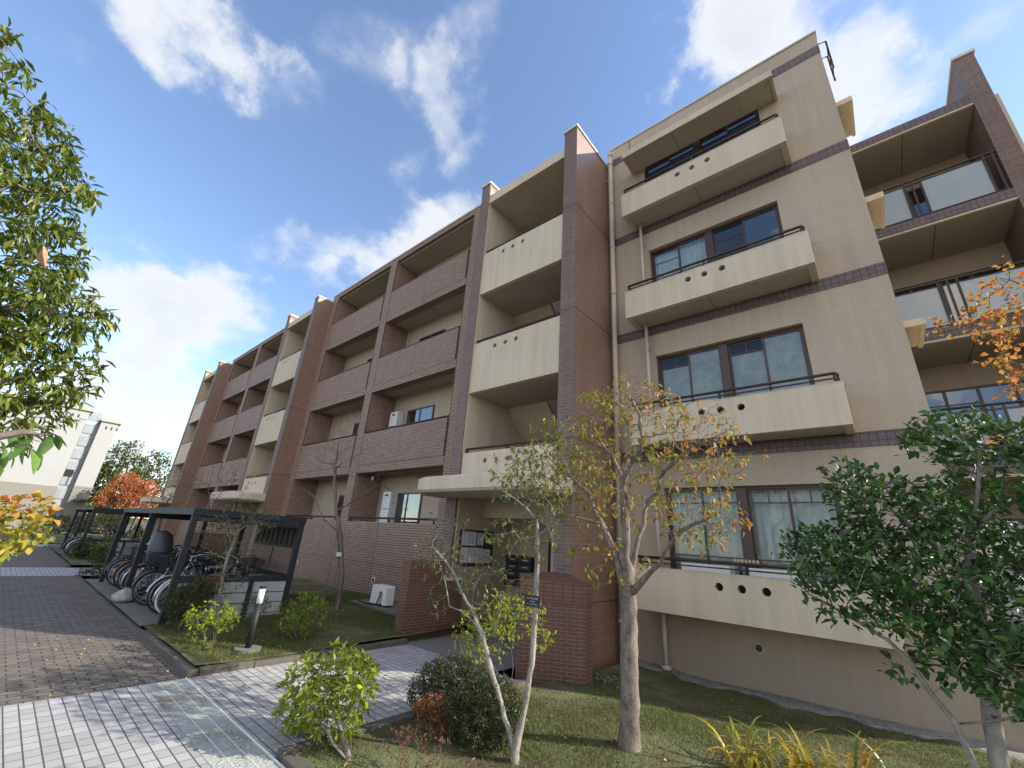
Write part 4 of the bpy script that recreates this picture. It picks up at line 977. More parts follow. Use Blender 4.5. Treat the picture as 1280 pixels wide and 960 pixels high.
# ---- 5 bare tree ----
Y5 = 5.5
b = A(420, 768, Y5); b[2] = lz(b[0], b[1])-.02
T = thing('bare_tree', 'almost leafless small tree with a white tag on the lawn before the brown brick wall', 'tree', tuple(b))
sk = Skel(); n0 = sk.limb([b, A(427, 720, Y5), A(426, 690, Y5), A(424, 665, Y5)], step=.1, wob=.006)
n1 = sk.limb([A(424, 665, Y5), A(420, 630, Y5), A(418, 600, Y5), A(420, 575, Y5)], n0, .1, .01)
sk.limb([A(426, 672, Y5), A(450, 655, Y5), A(452, 640, Y5)], wob=.01); sk.limb([A(420, 640, Y5), A(452, 620, Y5), A(465, 612, Y5), A(490, 596, Y5)], wob=.01)
sk.limb([A(424, 665, Y5), A(405, 650, Y5), A(392, 620, Y5), A(370, 605, Y5)], wob=.01)
at5 = np.concatenate([ell(425, 560, Y5, 60, 42, .7, 230), ell(385, 605, Y5, 30, 26, .5, 70), ell(465, 610, Y5, 40, 30, .5, 60), ell(420, 520, Y5, 40, 14, .4, 30)])
sk.grow(at5, .1, .12, 1.2, 50, .04, .2); sk.finish(.062, .0025, 2.3); sk.mesh('trunk', K_brown, T, 8)
p, d, e = sk.twigs(.004); k = rng.choice(len(p), 90); leaves('foliage', p[k], d[k], L_autumn, T, .05, .025, 1, .6, tone_fn=lambda c: rng.uniform(.5, .95, len(c)))
plaque(A(427, 693, Y5)+np.array([0, -.07, 0]), .13, .085, [('サクラ', .03, .0)], 'small white tag with lettering on the bare tree trunk', 0, False, math.radians(25))

# ---- 6 small tree behind the bollard ----
Y6 = 2.95
b = A(270, 790, Y6); b[2] = lz(b[0], b[1])-.02
T = thing('garden_tree', 'small olive-green tree between the bollard and the bicycle shelter', 'tree', tuple(b))
sk = Skel(); n0 = sk.limb([b, A(276, 730, Y6), A(284, 700, Y6), A(293, 675, Y6)], step=.07, wob=.004)
at6 = np.concatenate([ell(300, 655, Y6, 48, 26, .6, 170), ell(268, 672, Y6, 26, 26, .5, 80), ell(295, 690, Y6, 34, 20, .4, 60), ell(325, 640, Y6, 22, 18, .3, 30), ell(300, 720, Y6, 22, 16, .3, 24)])
sk.grow(at6, .08, .1, 1, 40, 0, .22); sk.finish(.035, .002, 2.3); sk.mesh('trunk', K_smooth, T, 7)
p, d, e = sk.twigs(.0035); leaves('crown', p, d, leafmat('olive_leaf', [(0, (.06, .08, .025)), (.6, (.14, .15, .05)), (.92, (.26, .22, .07)), (1, (.4, .16, .08))], .5, .4), T, .05, .024, 3.2, .3, 1, off=.02, tone_fn=lambda c: rng.beta(1.6, 2, len(c)))

# ---- 7 tall tree at the left edge ----
b = np.array([-4.1, -1.55, G-.05]); T = thing('tall_leafy_tree', 'tall tree with long glossy drooping leaves along the left edge of the picture', 'tree', tuple(b))
X7 = -3.6
def AX(u, v, x=X7): return atx(u, v, x)
sk = Skel(); n0 = sk.limb([b, np.array([-4.1, -1.3, .5]), AX(-120, 300), AX(-140, 60)], step=.15, wob=.01)
for (u, v) in ((15, 110), (35, 160), (20, 230), (25, 330), (40, 380), (30, 470), (15, 540), (10, 60)):
    q = AX(-90, min(v+40, 420)); sk.limb([q, AX(-20, v+14), AX(u, v)], wob=.012, step=.12)
def ellx(u, v, x, ru, rv, rd, n):
    n = int(n*1.9)
    c = atx(u, v, x); dd = float(c @ CF); p = rng.normal(0, 1, (n, 3)); p /= np.linalg.norm(p, axis=1)[:, None]; p *= rng.uniform(0, 1, (n, 1))**.4
    return c+np.outer(p[:, 0]*ru*dd/F_PX, CR)+np.outer(p[:, 1]*rv*dd/F_PX, CU)+np.outer(p[:, 2]*rd, CF)
at7 = np.concatenate([ellx(-24, 120, X7, 37, 70, .6, 120), ellx(-4, 205, X7, 50, 60, .6, 230), ellx(48, 195, X7, 21, 16, .3, 26), ellx(-14, 300, X7, 42, 60, .6, 170), ellx(11, 385, X7, 62, 60, .6, 460), ellx(-4, 470, X7, 54, 62, .6, 420), ellx(-24, 540, X7, 41, 34, .4, 90), ellx(-24, 50, X7, 18, 40, .3, 50), ellx(66, 290, X7, 16, 12, .2, 10), ellx(-94, 300, X7, 49, 300, .8, 200), ellx(-24, 5, X7, 9, 6, .2, 6)])
sk.grow(at7, .075, .09, .9, 60, 0, .2); sk.finish(.1, .0022, 2.4); sk.mesh('trunk', K_brown, T, 8)
p, d, e = sk.twigs(.0045); leaves('crown', p, d, L_big, T, .082, .024, 12, .55, .7, off=.02, curl=.3, tone_fn=lambda c: np.clip(rng.beta(1.7, 2.0, len(c)), 0, 1))
c0 = atx(48, 317, X7+.3); T2 = MB().add([(c0[0]+dx, c0[1]+dy, c0[2]+dz) for dx, dy, dz in ((0, 0, .06), (.02, .03, .02), (.0, .05, -.07), (-.01, .0, -.03), (.03, .015, .0))], [(0, 1, 4), (1, 2, 4), (2, 3, 4), (3, 0, 4)]).build('dead_leaf', plain('dry_leaf', (.35, .2, .1), .8), None); tag(T2, 'single curled dry brown leaf caught in the tall tree at the left edge', 'leaf')
sk2 = Skel(); b2 = np.array([-2.95, -1.0, G]); T = thing('evergreen_shrub', 'large drooping dark green leaves low at the left edge, above the autumn shrub', 'shrub', tuple(b2))
X8 = -2.5
sk2.limb([b2, np.array([-2.8, -.9, -.3]), atx(-60, 560, X8), atx(0, 545, X8), atx(30, 540, X8)], step=.08, wob=.004)
sk2.grow(np.concatenate([ellx(10, 540, X8, 34, 26, .2, 30), ellx(30, 555, X8, 22, 24, .2, 12)]), .06, .08, .6, 30, 0, .2); sk2.finish(.02, .0022); sk2.mesh('stem', K_brown, T, 6)
p, d, e = sk2.twigs(.004); leaves('foliage', p, d, L_ever, T, .11, .042, 1.5, .8, .5, off=.01, curl=.25, tone_fn=lambda c: rng.uniform(.5, 1, len(c)))

# ---- shrubs ----
def shrub(label, base, attrs, leafm, ln, wd, per=1.5, r0=.02, step=.055, kill=.06, whorl=0, tonef=None, stems=4, name='shrub', barkm=None, droop=.1, off=.01, tw=.004, spread=1.0, lname='foliage', up=0, curl=.2):
    T = thing(name, label, 'shrub', tuple(base)); sk = Skel(); base = np.array(base, float)
    cen = attrs.mean(0); ext = attrs.std(0)
    sk.p.append(base); sk.par.append(-1)
    for i in range(stems):
        t = 2*math.pi*i/stems+.5; q = cen+np.array([math.cos(t)*ext[0]*.7, math.sin(t)*ext[1]*.7, -ext[2]*.8])
        mid = base*.5+q*.5+np.array([math.cos(t), math.sin(t), 0])*.03
        sk.limb([base, mid, q], 0, step, .004)
    sk.grow(attrs, step, kill, .8, 40, .03, .2, 5000); sk.finish(r0, .0018, 2.4); sk.mesh('stem', barkm or K_brown, T, 6, 4)
    p, d, e = sk.twigs(tw)
    if whorl: k_ = e | (rng.uniform(0, 1, len(e)) < .5); p, d = p[k_], d[k_]
    leaves(lname, p, d, leafm, T, ln, wd, per, droop, spread, off=off, whorl=whorl, tone_fn=tonef or (lambda c: rng.beta(1.8, 1.8, len(c))), up=up, curl=curl)
    return T
def gp(u, v, z): return atz(u, v, z)
q = gp(437, 955, G+.02)
shrub('rounded sunlit lime-green shrub with whorled leaves beside the entrance walk', q, np.concatenate([ell(412, 860, q[1], 62, 48, .36, 520), ell(385, 885, q[1], 34, 28, .25, 110), ell(448, 850, q[1], 26, 26, .2, 50)]), L_yg, .08, .028, whorl=8, r0=.03, kill=.075, barkm=K_smooth, droop=.1, curl=.3)
q = gp(262, 815, GL)
shrub('small bright yellow-green shrub at the lawn corner beside the bollard lamp', q, np.concatenate([ell(262, 770, q[1], 34, 17, .25, 110), ell(258, 790, q[1], 14, 10, .12, 20), ell(285, 775, q[1], 14, 14, .12, 18)]), L_lime, .07, .028, whorl=6, r0=.014, kill=.07, droop=.1)
q = gp(371, 798, GL+.02)
shrub('loose green shrub on the lawn to the right of the bollard lamp', q, ell(377, 768, q[1], 30, 28, .3, 200), L_yg, .06, .026, 4.5, r0=.016, off=.015, tonef=lambda c: rng.beta(1.3, 3, len(c)))
q = gp(318, 790, GL)
shrub('small ball-shaped green shrub before the white panels of the shelter', q, ell(319, 757, q[1], 19, 15, .22, 110), L_green, .032, .016, 8, r0=.012, off=.02)
q = atx(236, 748, -9.0); q[2] = GL
shrub('dense dark green shrub at the corner of the near bicycle shelter', q, np.concatenate([ell(236, 748, q[1], 28, 24, .35, 260), ell(218, 765, q[1], 15, 15, .2, 60)]), L_box, .03, .015, 30, r0=.02, off=.025)
q = atx(262, 740, -8.95); q[2] = GL
shrub('clipped reddish-brown shrub beside the dark one near the shelter corner', q, ell(259, 734, q[1]+.05, 19, 13, .2, 150), L_red, .028, .014, 24, r0=.014, off=.02)
q = gp(575, 905, G+.0)
shrub('dense dark rounded boxwood to the left of the slender two-stemmed tree', q, np.concatenate([ell(566, 862, q[1], 56, 36, .36, 520), ell(605, 890, q[1]-.2, 52, 38, .32, 420)]), L_box, .023, .013, 26, r0=.02, step=.04, kill=.04, off=.02, tonef=lambda c: rng.beta(1.6, 1.6, len(c)))
q = gp(541, 925, G+.02)
shrub('upright orange-red leaved shrub in front of the dark boxwood', q, np.concatenate([ell(540, 888, q[1], 24, 20, .14, 150), ell(548, 915, q[1], 14, 14, .1, 40)]), L_red, .028, .013, 12, r0=.012, step=.04, kill=.045, off=.015, up=.4, droop=0)
q = gp(515, 975, G+.02)
shrub('low straggly shrub with red and brown leaves below the orange-red one', q, np.concatenate([ell(508, 930, q[1], 26, 20, .2, 90), ell(545, 945, q[1], 22, 20, .2, 70)]), leafmat('russet_leaf', [(0, (.06, .07, .02)), (.5, (.16, .07, .035)), (1, (.28, .06, .04))], .5, .3), .03, .012, 4.5, r0=.01, step=.05)
q = gp(655, 858, G)
T = shrub('sunlit nandina with pale green leaflets in front of the right low tiled wall', q, np.concatenate([ell(625, 790, q[1]-.4, 42, 34, .3, 130), ell(665, 770, q[1]-.4, 38, 24, .3, 110), ell(697, 795, q[1]-.4, 16, 14, .15, 24), ell(640, 755, q[1]-.4, 28, 16, .2, 40), ell(610, 815, q[1]-.4, 20, 30, .2, 40)]), L_yg, .06, .024, 3.2, r0=.012, step=.07, kill=.06, off=.015, tonef=lambda c: rng.beta(2.2, 1.8, len(c)), droop=.3)
T.location.y -= .3
hb_ = np.array([3.7, 7.1, G]); shrub('unseen evergreen hedge added beyond the right edge of view to cast shade on the bed', tuple(hb_), np.concatenate([ell3((3.7, 5.9+1.3*i, -.1), (.6, .9, 1.75), 420) for i in range(3)]), L_ever, .12, .06, 4, r0=.06, step=.14, kill=.13, stems=7, name='hedge', tw=.02, off=.06)  # out-of-view hedge, added only to throw shade over the mossy bed
# ivy and stones at the foot of the right wall
# autumn shrub at the left edge
b = np.array([-3.0, -.75, G-.0]); X9 = -3.15
T = thing('autumn_shrub', 'yellow, orange and red leaved shrub at the left edge of the picture', 'shrub', tuple(b)); sk = Skel()
sk.limb([b, np.array([-3.1, -.6, -.7]), atx(-40, 680, X9), atx(-5, 660, X9)], step=.08, wob=.004)
sk.grow(np.concatenate([ellx(0, 658, X9, 32, 30, .22, 190), ellx(12, 636, X9, 18, 14, .15, 50), ellx(-25, 680, X9, 40, 36, .3, 80), ellx(28, 664, X9, 12, 12, .12, 24)]), .05, .06, .7, 30, 0, .2); sk.finish(.02, .002); sk.mesh('stem', K_brown, T, 6)
p, d, e = sk.twigs(.004); c0 = atx(10, 655, X9)
leaves('foliage', p, d, L_mapley, T, .042, .038, 7, .5, .9, off=.025, curl=.3, tone_fn=lambda c: np.clip(.38+(c[:, 2]-c0[2])*1.9+rng.normal(0, .16, len(c)), 0, 1))
# day-lily like clump
def blades(label, base, n, spreadx, L0, mat):
    T = thing('grassy_plant', label, 'plant', tuple(base)); m = MB(); rr = random.Random(int(base[0]*100)); tn = []
    for i in range(n):
        bx, by = base[0]+rr.gauss(0, spreadx), base[1]+rr.gauss(0, spreadx*.5); a = rr.uniform(0, 2*math.pi); ln = L0*rr.uniform(.6, 1.15); w = rr.uniform(.009, .015); el = rr.uniform(1.0, 1.45)
        p = Vector((bx, by, base[2])); vs = []; seg = 9; ang = el; side = Vector((-math.sin(a), math.cos(a), 0))
        for k in range(seg+1):
            ww = w*min(1, 2.2*(1-k/seg)+.02); mid = Vector((0, 0, -.003)); vs += [p-side*ww, p+mid, p+side*ww]
            p = p+Vector((math.cos(a)*math.cos(ang), math.sin(a)*math.cos(ang), math.sin(ang)))*ln/seg; ang -= rr.uniform(.12, .36)*(.5+k/seg)
        m.add(vs, [(3*k, 3*k+1, 3*k+4, 3*k+3) for k in range(seg)]+[(3*k+1, 3*k+2, 3*k+5, 3*k+4) for k in range(seg)]); tn += [rr.random()]*(2*seg)
    o = m.build('blade', mat, T, True, fix=False); at_ = o.data.attributes.new('tone', 'FLOAT', 'FACE'); at_.data.foreach_set('value', tn); return T
L_lily = leafmat('yellowing_blade', [(0, (.12, .17, .03)), (.4, (.32, .28, .04)), (.8, (.50, .34, .05)), (1, (.35, .2, .08))], .45, .35)
for (u, v, lb) in ((940, 966, 'clump of yellowing strap leaves at the bottom edge, leftmost of three'), (1010, 970, 'clump of yellowing strap leaves at the bottom edge, middle of three'), (1085, 976, 'clump of yellowing strap leaves at the bottom edge, rightmost of three')):
    q = gp(u, v, G+.03); blades(lb, (q[0], q[1], bz(q[0], q[1])-.01), 34, .11, .60, L_lily)

# ---- background trees and bushes ----
def far_tree(name, label, base, h, crown, leafm, ln, n=500, per=3, r0=.2, step=.45, cat='tree', group=None, tonef=None):
    T = thing(name, label, cat, tuple(base), group); sk = Skel(); b = np.array(base, float)
    sk.limb([b, b+np.array([.1, .1, h*.3])], step=step, wob=.02)
    at_ = np.concatenate([ell3(b+np.array(c), r, int(n*w)) for c, r, w in crown])
    sk.grow(at_, step, step*1.15, 5, 40, .02, .2, 3500); sk.finish(r0, .02, 2.3); sk.mesh('trunk', K_brown, T, 6, 4)
    p, d, e = sk.twigs(.06); leaves('crown', p, d, leafm, T, ln, ln*.6, per*2.2, .1, 1.1, off=step*.45, curl=.2, tone_fn=tonef or (lambda c: np.clip(rng.beta(2, 2, len(c))*.75+.35*(c[:, 2]-b[2]-h*.5)/h, 0, 1)))
    return T
L_fg = leafmat('far_green_leaf', [(0, (.035, .06, .015)), (.5, (.09, .13, .03)), (1, (.22, .24, .06))], .6, .3)
L_fo = leafmat('far_orange_leaf', [(0, (.30, .20, .06)), (.35, (.50, .20, .08)), (.75, (.55, .14, .08)), (1, (.60, .20, .13))], .6, .4)
def far_at(u, v, x): return atx(u, v, x)
for (u, v, x, w, lb) in ((168, 545, -66, .62, 'broad green tree behind the white apartment block, nearest to it'), (203, 556, -68, .55, 'green tree beyond the orange one, touching the end of the long building'), (140, 572, -70, .4, 'lower green tree between the white block and the orange tree')):
    top = far_at(u, v, x); h = top[2]-G; b = (x, top[1], G-.2)
    far_tree('background_tree', lb, b, h, [((0, 0, h*.62), (3.2*w, 3.6*w, h*.36), .7), ((0, -2.2*w, h*.5), (2.5*w, 2.2*w, h*.3), .4), ((0, 2.5*w, h*.45), (2.5*w, 2.2*w, h*.3), .4)], L_fg, .36, 420, 7, .2, .5, group='green trees beyond the buildings')
for (u, v, x, w, lb) in ((166, 583, -57, .85, 'orange-leaved tree standing left of the far end of the long building'), (190, 590, -55, .8, 'second orange tree, partly in front of the far pillar')):
    top = far_at(u, v, x); h = top[2]-G; b = (x, top[1], G-.2)
    far_tree('background_maple', lb, b, h, [((0, 0, h*.58), (1.5*w, 1.7*w, h*.36), 1), ((0, -1.2*w, h*.45), (1.2, 1.0*w, h*.25), .3)], L_fo, .22, 420, 9, .1, .32)
top = atx(130, 645, -46)
far_tree('background_tree', 'yellow-green low tree behind the far bicycle shelter', (-46, top[1]+.5, G-.1), 2.6, [((0, 0, 1.5), (1.4, 1.5, .9), 1)], leafmat('far_yellow_leaf', [(0, (.10, .13, .03)), (1, (.34, .30, .07))], .6, .3), .13, 400, 5, .07, .28)
# reddish bare tree in front of the second tower
for (u, v, y, lb, n_, lf) in ((205, 640, 5.2, 'thin russet tree before the far tiled pillar', 170, 140), (262, 640, 4.9, 'leafless thin tree in front of the second stair tower', 150, 10)):
    c = at(u, v, y); b = (c[0], c[1], GL-.02); T = thing('bare_tree', lb, 'tree', b); sk = Skel()
    sk.limb([b, (c[0]+.05, c[1], -.6), (c[0]-.05, c[1], .1)], step=.2, wob=.02); sk.grow(ell3((c[0], c[1], 1.2), (1.5, 1.3, 1.25), n_), .17, .2, 2, 40, .05, .2); sk.finish(.05, .006, 2.3); sk.mesh('trunk', K_brown, T, 6, 4)
    p, d, e = sk.twigs(.02); k = rng.choice(len(p), lf*3); leaves('foliage', p[k], d[k], L_red, T, .07, .04, 1, .5)
# low bushes along the path
def bush(label, u, v, y, ru, rv, rd, m, ln, n=200, x=None):
    c = at(u, v, y); b = (c[0], c[1], G+.02); a_ = ell(u, v, y, ru, rv, rd, n); a_ = a_[a_[:, 2] > G+.08]
    return shrub(label, b, a_, m, ln, ln*.5, 9, r0=.02, step=max(.07, ln), kill=max(.08, ln), tw=.02, off=ln*.6)
bush('rounded dark bush at the foot of the far bicycle shelter', 108, 687, 2.65, 19, 15, .4, L_box, .08, 150)
bush('low green bush between the two bicycle shelters', 131, 690, 3.0, 13, 14, .5, L_green, .08, 110)
bush('creeping juniper spilling over the kerb by the last near bicycle', 121, 716, 2.45, 20, 9, .45, L_box, .06, 160)
bush('tall green hedge bush behind the far shelter, left', 108, 655, 6.0, 14, 16, .8, L_green, .12, 150)
bush('tall green hedge bush behind the far shelter, right', 140, 655, 6.2, 18, 14, .8, L_fg, .12, 150)
bush('green bush behind the near shelter roof', 170, 672, 5.2, 12, 16, .5, L_green, .09, 120)
c = atx(58, 652, -40); shrub('grey-green bush at the foot of the white apartment block', (c[0], c[1], G), ell3((c[0], c[1], G+1.0), (.9, 1.2, .8), 120), L_fg, .14, .07, 9, r0=.04, step=.15, kill=.16, tw=.03)
c = atx(92, 655, -44); shrub('dark clipped hedge bush right of the white apartment block', (c[0], c[1], G), ell3((c[0], c[1], G+.9), (.9, 1.3, .75), 120), L_box, .14, .07, 9, r0=.04, step=.15, kill=.16, tw=.03)
# groundcover ivy by the pillar foot
q = gp(752, 852, G-.1); cx_, cy_ = q[0], q[1]
pp = np.stack([rng.normal(cx_, .16, 500), rng.normal(cy_, .22, 500), np.zeros(500)], -1); pp[:, 2] = [bz(x, y)+rng.uniform(.0, .06) for x, y in pp[:, :2]]
o = leaves('ivy', pp, rng.normal(0, 1, (500, 3)), leafmat('ivy_leaf', [(0, (.10, .12, .07)), (1, (.22, .26, .16))], .5, .2), None, .035, .03, 1, 0); o['kind'] = 'stuff'; o['label'] = 'pale ground ivy at the foot of the tiled pillar'; o['category'] = 'ivy'
# fallen leaves
pts = []
for (x0, x1, y0, y1, n, zf) in ((-4, 2, 2.3, 7.8, 260, bz), (-9.6, -6.8, 2.2, 6.5, 200, lz), (-9.5, -6.7, .9, 2.0, 130, lambda x, y: G), (-6.5, -4.2, 1.8, 5, 30, lambda x, y: G)):
    x = rng.uniform(x0, x1, n); y = rng.uniform(y0, y1, n); pts.append(np.stack([x, y, [zf(a, b_)+.015 for a, b_ in zip(x, y)]], -1))
pts = np.concatenate(pts); dd = rng.normal(0, 1, pts.shape); dd[:, 2] *= .1
o = leaves('fallen_leaves', pts, dd, leafmat('fallen_leaf', [(0, (.12, .07, .03)), (.6, (.3, .2, .07)), (1, (.45, .38, .16))], .7, .1), None, .04, .022, 1, 0, .4, curl=.2); o['kind'] = 'stuff'; o['label'] = 'dry fallen leaves scattered over the moss, the lawn and the path'; o['category'] = 'leaves'
# ================= bicycle shelters =================
M_panel = plain('white_block_panel', (.34, .335, .33), .85, var=.2, scale=18, bump=.2)
M_roof = plain('dark_roof_sheet', (.03, .035, .04), .4, bump=0)
def shelter(xs, y0, y1, zt, label, slats=True):
    R_ = thing('bicycle_shelter', label, 'bicycle shelter', (xs[0], (y0+y1)/2, G)); t = .05
    for x in xs:
        for y in (y0, y1): MB().box(x-t, x+t, y-t, y+t, G-.05, zt-.12).build('post', M_black, R_, bevel=.006)
        MB().box(x-t+.005, x+t-.005, y0+t, y1-t, zt-.22, zt-.13).build('rafter', M_black, R_)
    a, b = min(xs)-.06, max(xs)+.06
    m = MB(); m.box(a, b, y0-.06, y0+.06, zt-.12, zt); r = m.build('front_beam', M_black, R_, bevel=.005)
    m = MB(); m.box(a, b, y1-.06, y1+.06, zt-.12, zt); m.build('rear_beam', M_black, R_, bevel=.005)
    for x in (a, b-.1): MB().box(x, x+.1, y0+.061, y1-.061, zt-.12, zt).build('side_beam', M_black, R_, bevel=.005)
    MB().box(a+.1, b-.1, y0+.061, y1-.061, zt-.03, zt-.012).build('roof_sheet', M_roof, R_)
    # side panel of white blocks under a steel rail, open fence behind
    X = max(xs); zr = -.92
    m = MB(); m.box(X-.04, X+.05, y0+t, y1-t, zr-.10, zr); m.build('side_rail', M_black, R_, bevel=.004)
    m = MB(); h = (zr-.10-G)/4
    for r_ in range(4): m.box(X-.03, X+.03, y0+t+.01, y1-t-.01, G-.02+r_*h if r_ else G-.1, G+(r_+1)*h-.006)
    p = m.build('side_panel', M_panel, R_)
    MB().box(X-.035, X+.055, (y0+y1)/2-.03+.25, (y0+y1)/2+.05+.25, G, zr-.1).build('mid_post', M_black, R_)
    m = MB(); m.box(min(xs), X-.06, y1-.02, y1+.04, zr-.1, zr); 
    m.build('rear_rail', M_black, R_)
    m = MB(); m.box(min(xs), X-.06, y1-.012, y1+.02, G-.02, zr-.1); m.build('rear_panel', M_panel, R_)
    if slats:
        m = MB(); x0, x1 = X-2.3, X-.06; m.box(x0, x1, y1-.02, y1+.02, -.02, .03); m.box(x0, x1, y1-.02, y1+.02, -.42, -.37)
        k = 0; x = x0
        while x < x1: m.box(x, x+.13, y1-.012, y1+.012, -.37, -.02); x += .27
        m.build('slat_screen', M_black, R_)
        MB().box(x0, x1, y1+.05, y1+.07, -.42, .03).build('frosted_sheet', plain('frosted_sheet_grey', (.16, .19, .17), .5, bump=0), R_)
        for q, (xa, xb) in enumerate(((x0+.05, x0+1.05), (x0+1.15, x1-.1))): MB().box(xa, xb, y1+.02, y1+.06, -.9, -.45).build('brown_panel', plain('brown_panel_board', (.17, .10, .08), .6), R_)
    m = MB(); 
    for x in np.arange(min(xs)+.3, X-.1, .42): m.tube([(x, y0+.25, G+.11), (x, y1-.3, G+.11)], .016, 6); m.tube([(x, y0+.35, G+.1), (x, y0+.35, G+.38), (x, y0+.6, G+.38), (x, y0+.6, G+.1)], .01, 6)
    m.build('wheel_rack', M_black, R_)
    return R_
shelter([-9.58, -12.95, -16.25], 2.35, 4.3, .22, 'near black steel bicycle shelter with white block side panels on the path edge')
shelter([-24.1, -27.0, -30.0], 2.5, 4.5, .27, 'far black steel bicycle shelter further down the path', False)
# ================= bicycles =================
M_tyre = plain('tyre_rubber', (.02, .02, .02), .8, bump=0); M_rim = plain('bright_rim', (.30, .31, .32), .35, .8, bump=0)
M_chrome = plain('bright_steel', (.5, .5, .52), .25, .9, bump=0)
def bicycle(frame_mat, basket=True, label='', kidseat=False, rimmat=None, coverc=None, whitewall=False):
    R_ = thing('bicycle', label, 'bicycle', (0, 0, 0), 'bicycles parked in the shelters'); r = .325
    for wy in (0, 1.08):
        w = MB().torus((0, wy, r), r-.018, .018, 'x', 36, 8).build('wheel', M_tyre if not whitewall else M_white, R_, True)
        m = MB().torus((0, wy, r), r-.045, .012, 'x', 36, 6); m.tube([(-.05, wy, r), (.05, wy, r)], .018, 8); m.build('rim', rimmat or M_rim, w, True)
        m = MB()
        for k in range(20):
            t = 2*math.pi*k/20; s_ = .025 if k % 2 else -.025; m.tube([(s_, wy+.015*math.cos(t), r+.015*math.sin(t)), (0, wy+(r-.045)*math.cos(t+.25*(1 if k % 4 < 2 else -1)), r+(r-.045)*math.sin(t+.25*(1 if k % 4 < 2 else -1)))], .0017, 3, False)
        m.build('spokes', M_chrome, w)
        m = MB(); a0, a1 = (math.radians(10), math.radians(175)) if wy else (math.radians(5), math.radians(190))
        m.torus((0, wy, r), r+.018, .02, 'x', 20, 6, a0, a1); m.build('mudguard', M_chrome if whitewall else frame_mat, R_, True)
    hd = (0, .86, .86); bb = (0, .46, .28); st = (0, .34, .74)
    m = MB(); m.tube([(0, .90, .74), hd], .02, 8); m.tube([(0, .905, .70), (0, .70, .40), bb], .019, 8); m.tube([bb, st], .017, 8)
    for s_ in (-.05, .05): m.tube([bb, (s_, .2, .3), (s_, 0, r)], .010, 6); m.tube([(0, .36, .62), (s_, .15, .5), (s_, 0, r)], .008, 6)
    m.build('frame', frame_mat, R_, True)
    m = MB()
    for s_ in (-.05, .05): m.tube([(0, .905, .72), (s_, .93, .66), (s_, 1.08, r)], .011, 6)
    m.build('fork', M_chrome, R_, True)
    m = MB(); m.tube([hd, (0, .85, 1.0)], .013, 8); m.tube([(-.27, .62, 1.02), (-.25, .78, 1.04), (-.1, .86, 1.0), (.1, .86, 1.0), (.25, .78, 1.04), (.27, .62, 1.02)], .011, 8); hb = m.build('handlebar', M_chrome, R_, True)
    m = MB()
    for s_ in (-.27, .27): m.tube([(s_, .62, 1.02), (s_*1.0, .73, 1.035)], .017, 8)
    m.build('grip', M_black, hb, True)
    m = MB(); m.tube([st, (0, .32, .86)], .013, 8); m.build('seat_post', M_chrome, R_, True)
    m = MB(); m.hexa([(-.035, .48, .87), (.035, .48, .87), (.10, .20, .87), (-.10, .20, .87), (-.03, .48, .92), (.03, .48, .92), (.09, .20, .935), (-.09, .20, .935)]); m.build('saddle', M_black, R_, True, bevel=.018)
    m = MB(); m.tube([(-.06, .2, .69), (-.06, -.2, .69)], .006, 6); m.tube([(.06, .2, .69), (.06, -.2, .69)], .006, 6)
    for y in (-.2, -.07, .06, .2): m.tube([(-.06, y, .69), (.06, y, .69)], .005, 6)
    for s_ in (-.06, .06): m.tube([(s_, -.12, .69), (s_*.9, 0, r)], .006, 6)
    m.build('rear_rack', M_chrome, R_)
    m = MB(); m.tube([bb, (.09, .46, .28)], .012, 8); m.tube([(.07, .46, .28), (.07, .55, .16)], .008, 6); m.box(.06, .15, .51, .60, .145, .165); m.tube([(-.07, .46, .28), (-.07, .37, .40)], .008, 6); m.box(-.15, -.06, .33, .42, .395, .415); m.torus((.03, .46, .28), .075, .006, 'x', 20, 5); m.build('crankset', M_chrome, R_)
    MB().hexa([(.035, -.06, .30), (.05, -.06, .30), (.05, .54, .20), (.035, .54, .20), (.035, -.06, .37), (.05, -.06, .37), (.05, .54, .36), (.035, .54, .36)]).build('chain_guard', frame_mat, R_, bevel=.004)
    if basket:
        m = MB(); x0, x1, y0, y1, z0, z1 = -.17, .17, 1.0, 1.28, .74, 1.0
        for z in np.linspace(z0, z1, 6):
            e = .0+.03*(z-z0)/(z1-z0)
            for q, r_ in (((x0-e, y0-e), (x1+e, y0-e)), ((x1+e, y0-e), (x1+e, y1+e)), ((x1+e, y1+e), (x0-e, y1+e)), ((x0-e, y1+e), (x0-e, y0-e))): m.tube([(*q, z), (*r_, z)], .0035 if z < z1 else .007, 4, False)
        for k in range(9):
            x = x0+(x1-x0)*k/8; m.tube([(x, y0, z0), (x*1.15, y0-.03, z1)], .003, 4, False); m.tube([(x, y1, z0), (x*1.15, y1+.03, z1)], .003, 4, False); m.tube([(x, y0, z0), (x, y1, z0)], .003, 4, False)
        for k in range(7):
            y = y0+(y1-y0)*k/6; m.tube([(x0, y, z0), (x0-.03, y, z1)], .003, 4, False); m.tube([(x1, y, z0), (x1+.03, y, z1)], .003, 4, False)
        m.build('basket', M_black, R_)
